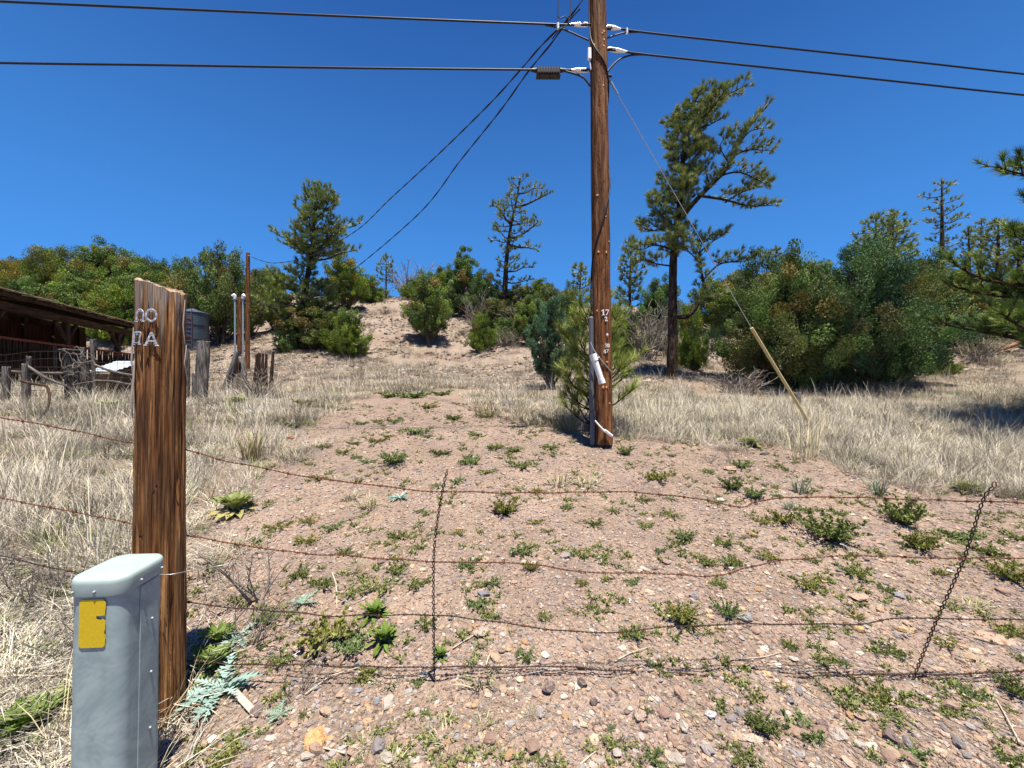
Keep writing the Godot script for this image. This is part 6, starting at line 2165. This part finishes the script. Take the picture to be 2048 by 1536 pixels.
func build_plants() -> void:
	var sage := [Color(0.30, 0.27, 0.115), Color(0.19, 0.225, 0.085), Color(0.23, 0.26, 0.105), Color(0.165, 0.20, 0.075)]
	var m1 := rosette(42, 0.26, 0.047, sage, 0.14, 1.4, 0.7)
	var m2 := rosette(46, 0.2, 0.024, LUSH, 0.3, 1.5, 0.8)
	var m3 := rosette(34, 0.22, 0.034, [Color(0.19, 0.21, 0.075), Color(0.145, 0.18, 0.055), Color(0.21, 0.235, 0.09)], 0.15, 1.45, 0.5)
	var waxy := [Color(0.22, 0.335, 0.31), Color(0.27, 0.39, 0.37), Color(0.19, 0.29, 0.255)]
	var p1 := prickly(15, 0.20, waxy)
	var p2 := prickly(12, 0.20, [Color(0.20, 0.28, 0.22), Color(0.24, 0.32, 0.26)])
	plant("mullein", "pale woolly mullein rosette with yellowing lower leaves, right of the timber post", "mullein", m1, 470, 1024, 1.05)
	plant("mullein", "lush green rosette at the right foot of the timber post", "mullein", m2, 425, 1342, 0.8)
	plant("mullein", "second green rosette behind the one at the timber post's foot", "mullein", m2, 438, 1290, 0.75)
	plant("mullein", "big green leafy rosette left of the pedestal, at the bottom edge", "mullein", m2, 55, 1470, 0.9)
	plant("mullein", "green rosette left of the pedestal, behind the big one", "mullein", m3, 105, 1425, 0.7)
	plant("mullein", "green rosette in the bottom left corner", "mullein", m2, -20, 1520, 0.85)
	plant("mullein", "pale green mullein in the dry grass right of the tall grey corral post", "mullein", m3, 480, 812, 1.6)
	plant("mullein", "pale green mullein among grass between the twin corral posts and the timber post", "mullein", m3, 222, 822, 1.5)
	plant("mullein", "yellow-green mullein near the yellow guard's foot, left of it", "mullein", m3, 1500, 893, 1.0)
	plant("mullein", "green mullein in the grass at right, below the right bank", "mullein", m3, 1935, 985, 0.9)
	plant("leafy_plant", "upright bright green leafy plant, upper of two, left of the upright wire stay", "plant", m2, 748, 1234, 0.62)
	plant("leafy_plant", "upright bright green leafy plant, lower of two, left of the upright wire stay", "plant", m2, 768, 1288, 0.62)
	plant("leafy_plant", "tiny bright green leafy plant just right of the upright wire stay", "plant", m2, 881, 1318, 0.34)
	plant("prickly_poppy", "blue-green prickly plant at the right foot of the timber post", "thistle", p1, 440, 1386, 1.0)
	plant("prickly_poppy", "small blue-green prickly plant above the foot of the timber post", "thistle", p1, 470, 1282, 0.6)
	plant("prickly_poppy", "small grey-green prickly plant right of the grass by the timber post", "thistle", p2, 605, 1212, 0.55)
	plant("prickly_poppy", "blue-grey prickly plant just under the top wire, left of the upright stay", "thistle", p1, 800, 998, 0.62)
	plant("prickly_poppy", "small blue-grey prickly plant at the bottom, right of the timber post", "thistle", p2, 560, 1432, 0.4)
	var bl := grass_mesh(70, 0.28, 0.8, 0.0035, 0.4, [Color(0.13, 0.18, 0.12), Color(0.17, 0.23, 0.16), Color(0.22, 0.27, 0.2)], 0.05)
	plant("blue_tuft", "bluish green tuft above the top wire at right, left one of two", "grass tuft", bl, 1600, 985, 0.95)
	plant("blue_tuft", "bluish green tuft above the top wire at right, larger right one of two", "grass tuft", bl, 1755, 988, 1.1)
	plant("blue_tuft", "small bluish tuft under the right part of the top wire", "grass tuft", bl, 1577, 1020, 0.5)
	var red := grass_mesh(150, 0.5, 0.5, 0.003, 0.45, [Color(0.22, 0.21, 0.08), Color(0.30, 0.25, 0.12), Color(0.24, 0.13, 0.07), Color(0.38, 0.30, 0.18), Color(0.15, 0.19, 0.06)], 0.09)
	plant("bunch_grass", "reddish-tipped green bunch grass right of the timber post", "grass clump", red, 503, 920, 1.0)
	var red2 := grass_mesh(110, 0.45, 0.7, 0.004, 0.5, [Color(0.22, 0.23, 0.1), Color(0.30, 0.27, 0.15), Color(0.2, 0.15, 0.08)], 0.2)
	plant("bunch_grass", "greenish bunch grass at the far end of the bare patch", "grass clump", red2, 975, 835, 1.1)
	plant("bunch_grass", "dark green bunch grass left of the young pine's foot", "grass clump", red2, 1130, 860, 1.0)
	# tall pale stalks beside the yellow guard
	var stalk := grass_mesh(26, 0.95, 0.28, 0.005, 0.25, [Color(0.52, 0.45, 0.28), Color(0.60, 0.53, 0.36)], 0.12)
	plant("tall_stalk", "tall pale dry stalks at the foot of the yellow guy guard", "dry grass", stalk, 1618, 912, 1.0)
	plant("tall_stalk", "tall pale dry stalks left of the yellow guy guard's foot", "dry grass", stalk, 1600, 925, 0.8)
	# dry stalks in front of the pedestal
	var st2 := grass_mesh(15, 0.62, 0.75, 0.0022, 0.35, [Color(0.50, 0.42, 0.26), Color(0.44, 0.38, 0.27), Color(0.58, 0.50, 0.35)], 0.06)
	plant("dry_stalk", "dry pale grass stalks crossing the pedestal's front", "dry grass", st2, 262, 1600, 0.85)
	plant("dry_stalk", "dry grass stalks between the pedestal and the timber post", "dry grass", st2, 345, 1478, 0.75)
	plant("dry_stalk", "dry grass stalks left of the pedestal", "dry grass", st2, 118, 1500, 0.8)
	# thin dead stems in the bare ground
	var dead := brush(0.5, 0.3, 7, 0.0, SPRIG)
	for e in [["thin dark dead stem right of the mullein rosette", 520, 1200, 1.0], ["thin grey dead weed above the prickly plant at the post's foot", 505, 1290, 0.8], ["dry twiggy weed left one of two below the pinkish slab's left", 1420, 928, 0.45], ["dry twiggy weed right one of two beside the pinkish slab", 1462, 922, 0.45], ["thin upright dead stalk left of the yellow guy guard", 1500, 852, 0.9], ["grey twiggy weed at the left end of the wire shadows", 590, 1400, 0.5], ["dead twig tangle in front of the pedestal's left side", 130, 1330, 0.8]]:
		var o := single("dead_stem", e[0], "dead stem", dead[0], ground_at(e[1], e[2]))
		o.rotation.y = rf(0, TAU)
		o.scale = Vector3.ONE * e[3]
	# scraps and twigs on the gravel
	var ws := MB.new()
	var wa := ground_at(470, 1392) + Vector3(0, 0.02, 0)
	var wb := ground_at(512, 1440) + Vector3(0, 0.012, 0)
	ws.box(bar(wa, wb, Vector3.UP), Vector3(wa.distance_to(wb) * 1.05, 0.008, 0.032), 0.003, Color.WHITE)
	single("wood_scrap", "pale flat wood scrap beside the blue-green prickly plant", "wood scrap", ws.mesh(M.dry_stick))
	for e in [["curved grey twig above the bright leafy plants", [[664, 1150], [672, 1175], [674, 1225]], 0.006], ["thin pale twig on the gravel right of the upright stay", [[905, 1305], [935, 1285], [960, 1268]], 0.004], ["dry twig on the gravel left of the upright stay's foot", [[610, 1395], [660, 1360], [720, 1340]], 0.005], ["short twig near the bottom, right of the orange-tan stone", [[690, 1520], [640, 1505], [600, 1490]], 0.004], ["pale forked twig at the bottom right corner", [[2040, 1500], [2010, 1440], [1990, 1400]], 0.005], ["thin twig at the bottom centre", [[1160, 1535], [1180, 1520], [1192, 1512]], 0.004], ["long thin straw on the gravel under the third wire", [[1460, 1325], [1530, 1318], [1560, 1310]], 0.003], ["dark twig under the knot of the second wire", [[1230, 1330], [1260, 1310], [1300, 1300]], 0.004]]:
		var pts := []
		for q in e[1]:
			pts.append(ground_at(q[0], q[1]) + Vector3(0, 0.012, 0))
		rod("twig", e[0], "twig", pts, e[2], e[2] * 0.5, M.dry_stick, 0.15, 5)

# weeds traced over the bare patch: u, v, size in pixels, kind
const WEEDS := [
	[590, 854, 46, 0], [611, 811, 44, 0], [647, 818, 44, 0], [826, 796, 60, 0], [780, 793, 40, 0], [883, 791, 34, 0], [855, 816, 34, 0], [722, 850, 24, 0], [753, 845, 22, 0], [788, 845, 26, 0], [830, 865, 50, 0], [754, 886, 36, 0], [711, 890, 26, 0], [645, 895, 28, 0], [685, 907, 26, 0], [713, 917, 28, 0], [787, 928, 52, 1], [736, 926, 26, 0], [883, 910, 32, 0], [776, 875, 28, 0], [855, 875, 26, 0], [991, 897, 36, 0], [1030, 902, 32, 0], [940, 927, 44, 0], [908, 840, 34, 0], [973, 834, 30, 0], [951, 872, 24, 0], [1009, 1030, 58, 1], [912, 966, 30, 0], [1044, 934, 50, 0], [876, 974, 28, 0], [973, 947, 28, 0], [1044, 1108, 44, 0], [1062, 1142, 36, 1], [797, 1078, 36, 0], [615, 1047, 34, 0], [557, 1056, 40, 0], [611, 1085, 44, 0], [661, 1060, 40, 0], [840, 1099, 22, 0], [708, 1144, 38, 2], [600, 1153, 44, 0], [794, 1146, 44, 0], [765, 1176, 56, 0], [837, 1172, 44, 0], [647, 1175, 42, 0], [708, 1186, 46, 0], [930, 1136, 38, 0], [915, 1068, 28, 0], [987, 1170, 32, 0], [958, 1211, 44, 0], [980, 1233, 36, 0], [851, 1251, 40, 0], [655, 1275, 92, 3], [700, 1300, 60, 3], [536, 1243, 52, 3], [960, 1368, 74, 2], [776, 1368, 54, 2], [735, 1357, 46, 3], [836, 1368, 32, 0], [848, 1434, 24, 0], [468, 1489, 44, 3], [738, 1497, 50, 2], [889, 1480, 64, 2], [967, 1454, 50, 2], [848, 1466, 30, 2], [444, 1524, 56, 3], [786, 1532, 46, 2], [1080, 1524, 32, 0], [861, 1401, 26, 2], [1090, 1237, 30, 0], [1049, 1316, 38, 0], [1271, 1276, 50, 1], [1311, 1335, 30, 0], [1373, 1262, 30, 0], [1526, 1468, 58, 1], [1605, 1475, 64, 0], [1480, 1518, 70, 0], [1308, 1526, 48, 0], [1114, 1531, 34, 0], [1743, 1396, 60, 0], [1785, 1438, 56, 0], [1887, 1424, 60, 0], [1933, 1387, 46, 0], [2030, 1392, 54, 1], [1822, 1514, 66, 0], [1780, 1308, 50, 0], [1290, 1423, 24, 0], [1382, 1437, 24, 2], [1956, 1336, 44, 2], [2017, 1526, 52, 0], [1577, 1295, 26, 0], [1887, 1285, 44, 0], [1463, 980, 46, 1], [1508, 994, 44, 1], [1551, 993, 26, 0], [1482, 934, 40, 0], [1675, 1030, 28, 0], [1658, 1080, 110, 1], [1564, 1047, 56, 1], [1528, 1046, 44, 0], [1808, 1050, 80, 1], [1919, 1076, 56, 0], [1840, 1100, 70, 1], [1535, 1115, 42, 0], [1470, 1128, 34, 0], [1710, 1150, 52, 0], [1613, 1173, 60, 0], [1710, 1235, 24, 0], [1626, 1228, 26, 0], [1577, 1297, 24, 0], [2020, 1160, 70, 1], [1951, 1216, 56, 2], [2026, 1271, 50, 0], [1102, 898, 36, 0], [1251, 910, 34, 1], [1345, 913, 18, 0], [1031, 901, 26, 0], [1311, 960, 46, 0], [1116, 969, 50, 2], [1178, 970, 60, 2], [1415, 946, 26, 0], [1068, 1049, 26, 0], [1188, 1052, 34, 0], [1097, 1066, 24, 0], [1225, 1025, 24, 0], [1287, 1003, 30, 0], [1342, 1035, 36, 0], [1290, 1056, 24, 0], [1372, 1082, 38, 1], [1448, 1088, 36, 0], [1318, 1104, 24, 0], [1205, 1117, 36, 0], [1263, 1169, 30, 0], [1164, 1169, 26, 0], [1461, 1128, 44, 0], [1413, 1132, 40, 1], [1437, 1172, 38, 0], [1362, 1245, 74, 1], [1455, 1235, 44, 1], [1092, 1237, 26, 0], [1184, 1220, 26, 0], [1340, 1000, 24, 0], [1240, 1200, 20, 0], [1130, 1020, 22, 0], [1005, 990, 24, 0], [1075, 985, 24, 0], [640, 960, 30, 0], [700, 1000, 44, 2], [735, 1015, 50, 2], [845, 1025, 24, 0], [690, 1110, 34, 0], [1600, 1020, 30, 0], [1690, 1060, 34, 0], [1975, 1110, 50, 0], [2040, 1080, 44, 0], [1880, 1150, 30, 0], [1770, 1180, 26, 0], [1560, 1380, 30, 0], [1690, 1330, 24, 0], [1420, 1350, 22, 0], [1220, 1460, 24, 0], [1060, 1440, 26, 2], [610, 1440, 22, 0], [560, 1330, 34, 3]]

func build_weeds() -> void:
	var tints := [Color(0.98, 0.98, 0.98), Color(0.98, 0.86, 0.7), Color(0.8, 0.92, 0.98), Color(0.7, 0.72, 0.66)]
	for k in 4:
		M["weed_%d" % k] = vmat(0.75, tints[k], Color(0.55, 0.6, 0.3))
	var protos := [[], [], [], []]
	for k in 4:
		protos[0].append(sprig(16, 0.10, 0.3, 0.0165, 9, SPRIG, Color(0.2, 0.16, 0.08)))
		protos[1].append(sprig(34, 0.14, 0.95, 0.0165, 12, SPRIG.slice(0, 3), Color(0.2, 0.15, 0.09)))
		protos[2].append(grass_mesh(46, 0.10, 1.3, 0.0022, 0.5, [Color(0.16, 0.19, 0.07), Color(0.24, 0.25, 0.12), Color(0.42, 0.38, 0.27)], 0.04))
		protos[3].append(sprig(22, 0.12, 0.3, 0.021, 10, [Color(0.22, 0.26, 0.1), Color(0.27, 0.3, 0.13), Color(0.18, 0.21, 0.08)], Color(0.24, 0.2, 0.1)))
	var called := ["sprawling_weed", "bushy_weed", "grass_tuft", "leafy_weed"]
	var said := ["low sprawling green weed", "bushy dark green weed", "fine green grass tuft", "pale broad-leaved weed"]
	var marks := [["the utility pole's foot", 1206, 890], ["the upright wire stay's foot", 868, 1375], ["the leaning wire stay's foot", 1818, 1372], ["the mullein rosette", 470, 1022], ["the pinkish slab", 1461, 940], ["the orange-tan flat stone", 632, 1484], ["the blue-grey stone", 966, 1191], ["the grey angular stone", 1491, 1243], ["the upright wire stay's tip", 893, 960], ["the red-tipped bunch grass", 503, 920], ["the square pinkish-grey stone", 1278, 1438], ["the bright leafy plants", 760, 1260]]
	var words := ["nearest", "second nearest", "third nearest", "fourth nearest", "fifth nearest", "sixth nearest", "seventh nearest", "eighth nearest", "ninth nearest", "tenth nearest", "eleventh nearest", "twelfth nearest", "thirteenth nearest", "fourteenth nearest", "fifteenth nearest", "sixteenth nearest"]
	var sets := {}
	for w in WEEDS:
		var best := 0
		var bd := 1e9
		for k in marks.size():
			var dd := Vector2(w[0] - marks[k][1], (w[1] - marks[k][2]) * 1.6).length()
			if dd < bd:
				bd = dd
				best = k
		var dx: float = w[0] - marks[best][1]
		var dy: float = w[1] - marks[best][2]
		var where := "to the left of" if dx < 0 else "to the right of"
		if absf(dy) * 1.6 > absf(dx):
			where = "in front of" if dy > 0 else "beyond"
		var key := "%s|%s|%s" % [w[3], best, where]
		if not sets.has(key):
			sets[key] = []
		sets[key].append([bd, w, best, where])
	for key in sets:
		var rows: Array = sets[key]
		rows.sort_custom(func(a, b): return a[0] < b[0])
		for k in rows.size():
			var w: Array = rows[k][1]
			var kind: int = w[3]
			var p := ground_at(w[0], w[1])
			var o := MeshInstance3D.new()
			o.name = numbered(called[kind])
			o.mesh = protos[kind][rng.randi() % 4]
			add_child(o)
			var unit: float = [0.16, 0.22, 0.16, 0.19][kind]
			var s: float = w[2] / FOCAL * -p.z / unit * 1.12
			o.transform = Transform3D(Basis(Vector3.UP, rf(0, TAU)) * Basis.from_scale(Vector3(s * rf(0.85, 1.2), s * rf(0.7, 1.3), s)), p)
			if kind != 2:
				o.set_surface_override_material(0, M["weed_%d" % (rng.randi() % 4)])
			tag(o, "%s %s %s, %s it" % [said[kind], rows[k][3], marks[rows[k][2]][0], words[mini(k, 15)]], "weed", "weeds on the bare gravel")

# ---------------------------------------------------------------- grass

func build_grass() -> void:
	var straw := [Color(0.449, 0.408, 0.319), Color(0.521, 0.480, 0.389), Color(0.377, 0.331, 0.246), Color(0.468, 0.429, 0.360)]
	var ash := [Color(0.423, 0.401, 0.365), Color(0.512, 0.489, 0.449), Color(0.326, 0.300, 0.266), Color(0.406, 0.374, 0.319)]
	var tall := grass_mesh(40, 0.40, 0.75, 0.0019, 0.7, straw + ash, 0.13)
	var mat_ := grass_mesh(60, 0.21, 2.2, 0.002, 1.2, ash + straw, 0.14)
	var farg := grass_mesh(60, 0.20, 1.3, 0.004, 0.9, straw + ash, 0.28)
	var green := grass_mesh(30, 0.16, 1.0, 0.0026, 0.5, [Color(0.15, 0.2, 0.06), Color(0.2, 0.24, 0.09)], 0.09)
	var sets := [[], [], [], []]
	var tones := [[], [], [], []]
	var add := func(which: int, p: Vector3, s: float, tint: Color) -> void:
		sets[which].append(Transform3D(Basis(Vector3.UP, rf(0, TAU)) * Basis.from_scale(Vector3(s, s * rf(0.75, 1.2), s)), p))
		tones[which].append(tint)
	# left bank, near
	for k in 5000:
		var d := 1.5 + 9.5 * pow(rng.randf(), 1.3)
		var x := rf(-1.5 * d - 0.3, 0.2 * d)
		var p := on_ground(x, -d)
		var g := bare(x, -d)
		if x > -1.35 and d < 7.5:
			continue
		var dens := clampf(nz.get_noise_2d(x * 0.9 + 3.0, d * 0.9) * 0.8 + 0.75, 0.1, 1.0)
		if d < 2.6:
			dens *= 0.9
		if rng.randf() > dens * (1.0 - g):
			continue
		var w := rf(0.75, 1.1) * (1.0 + 0.5 * nz.get_noise_2d(x * 1.4, d * 1.4 + 90.0))
		var t := nz.get_noise_2d(x * 0.6, d * 0.6 + 50.0)
		if rng.randf() < 0.2:
			add.call(3, p, rf(0.6, 1.3), Color(w, w, w))
		elif t > 0.0 and d > 3.0:
			add.call(0, p, rf(0.6, 1.15), Color(w, w, w))
		else:
			add.call(1, p, rf(0.6, 1.3), Color(w, w * 0.99, w * 0.98))
	# right bank
	for k in 4600:
		var d := rf(4.2, 12.0)
		var x := rf(0.25 * d, 1.45 * d)
		var p := on_ground(x, -d)
		var g := bare(x, -d)
		var dens := clampf(nz.get_noise_2d(x * 0.8 + 13.0, d * 0.8) * 0.9 + 0.8, 0.15, 1.0)
		if rng.randf() > dens * (1.0 - g):
			continue
		var w := rf(0.75, 1.1) * (1.0 + 0.5 * nz.get_noise_2d(x * 1.4, d * 1.4 + 90.0))
		var r := rng.randf()
		if r < 0.08:
			add.call(3, p, rf(0.6, 1.4), Color(w, w, w))
		elif r < 0.62:
			add.call(0, p, rf(0.4, 1.35), Color(w, w, w * 0.97))
		else:
			add.call(1, p, rf(0.7, 1.4), Color(w, w, w))
	# meadow and far slope
	for k in 15000:
		var d := 7.0 + 17.0 * pow(rng.randf(), 0.9)
		var x := rf(-1.35, 1.35) * d
		var p := on_ground(x, -d)
		if bare(x, -d) > 0.4:
			continue
		var dens := clampf(nz.get_noise_2d(x * 0.35 + 70.0, d * 0.5) * 1.3 + 0.75 - smoothstep(17.0, 24.0, d) * 0.7, 0.05, 1.0)
		if rng.randf() > dens:
			continue
		var w := rf(0.75, 1.08) * (1.0 + 0.42 * nz.get_noise_2d(x * 0.9, d * 0.9 + 90.0))
		var cool := nz.get_noise_2d(x * 0.3 + 20.0, d * 0.6) * 0.5 + 0.5
		add.call(2, p, rf(0.4, 1.3), Color(w, w * lerpf(0.96, 1.0, cool), w * lerpf(0.85, 1.08, cool)))
	# thin bunches up the hill
	for k in 12000:
		var d := rf(20.0, 60.0)
		var u := rf(200, 1500) if rng.randf() < 0.8 else rf(1750, 2150)
		var p := at_depth(u, d)
		if nz.get_noise_2d(p.x * 0.2 + 31.0, p.z * 0.2) < -0.25:
			continue
		var w := rf(0.7, 1.05)
		add.call(2, p, rf(0.5, 1.1), Color(w, w * 0.93, w * 0.82))
	# standing stalks above the mat, dead grey forbs and green tufts
	var stalks := grass_mesh(9, 0.8, 0.35, 0.0028, 0.3, straw, 0.10)
	var sx := []
	var sc := []
	var forb := brush(0.32, 0.3, 9, 0.0, ash)
	var fx := []
	var fc := []
	for k in 2600:
		var d := 2.6 + 17.0 * pow(rng.randf(), 1.3)
		var x := rf(-1.35, 1.4) * d
		if bare(x, -d) > 0.3:
			continue
		var p := on_ground(x, -d)
		var g := nz.get_noise_2d(x * 0.7 + 11.0, d * 0.7)
		if g > 0.0:
			var s := rf(0.5, 1.2)
			sx.append(Transform3D(Basis(Vector3.UP, rf(0, TAU)) * Basis.from_scale(Vector3(s, s, s)), p))
			var w := rf(0.85, 1.15)
			sc.append(Color(w, w, w))
		elif g < -0.12 and rng.randf() < 0.55:
			var s := rf(0.5, 1.3)
			fx.append(Transform3D(Basis(Vector3.UP, rf(0, TAU)) * Basis.from_scale(Vector3(s, s, s)), p))
			fc.append(Color.WHITE)
		if g < -0.2 and d < 12.0 and rng.randf() < 0.5:
			add.call(3, p + Vector3(rf(-0.2, 0.2), 0, rf(-0.2, 0.2)), rf(0.8, 1.6), Color(1, 1, 1))
	for k in 2200:
		var d := rf(19.0, 58.0)
		var p := at_depth(rf(330, 1480), d)
		if nz.get_noise_2d(p.x * 0.3 + 3.0, p.z * 0.3) < 0.0:
			continue
		var s := rf(0.8, 2.2)
		fx.append(Transform3D(Basis(Vector3.UP, rf(0, TAU)) * Basis.from_scale(Vector3(s, s * 0.8, s)), p))
		fc.append(Color.WHITE)
	scatter("seed_stalk", "thin pale seed stalks standing above the dry grass", stalks, sx, sc)
	scatter("dead_forb", "small grey dead forbs scattered in the dry grass", forb[0], fx, fc)
	var said := ["tall straw-coloured dry grass on the banks", "matted grey dry grass on the banks", "pale dry grass of the meadow and hillside", "short green grass among the dry grass"]
	var called := ["dry_grass", "matted_grass", "meadow_grass", "green_grass"]
	var meshes := [tall, mat_, farg, green]
	for q in 4:
		scatter(called[q], said[q], meshes[q], sets[q], tones[q])
	# tiny seedlings between the stones
	var tiny := sprig(6, 0.05, 0.5, 0.018, 3, SPRIG, Color(0.2, 0.16, 0.08))
	var xf := []
	var tc := []
	for k in 4400:
		var d := 1.5 + 8.0 * pow(rng.randf(), 1.1)
		var x := rf(-1.3, 1.35) * d
		var p := on_ground(x, -d)
		if bare(x, -d) < 0.4 or nz.get_noise_2d(x * 1.3 + 5.0, d * 1.3) < 0.05:
			continue
		var s := rf(0.4, 1.1) * (1.0 + d * 0.05)
		xf.append(Transform3D(Basis(Vector3.UP, rf(0, TAU)) * Basis.from_scale(Vector3(s, s, s)), p))
		var w := rf(0.8, 1.2)
		tc.append(Color(w, w, w))
	scatter("seedling", "tiny green seedlings sprouting in the gravel", tiny, xf, tc)
	# straw and twig bits lying on the soil
	var bits := MB.new()
	bits.flat = true
	bits.blade(Vector3(-0.5, 0.02, 0), Vector3(1, 0.02, 0), Vector3(0, 0.02, 0.35), 1.0, 0.02, Color(1, 1, 1))
	var bm := bits.mesh(M.grass)
	var xf2 := []
	var tc2 := []
	for k in 26000:
		var d := 1.45 + 7.5 * pow(rng.randf(), 1.3)
		var x := rf(-1.35, 1.35) * d
		var p := on_ground(x, -d, 0.006)
		var s := rf(0.03, 0.13)
		xf2.append(Transform3D(Basis(Vector3.UP, rf(0, TAU)) * Basis.from_scale(Vector3(s, s, s)), p))
		var c: Color = (straw + ash)[rng.randi() % 8]
		tc2.append(Color(c.r, c.g, c.b))
	scatter("straw_litter", "scraps of dry straw lying on the gravel", bm, xf2, tc2)
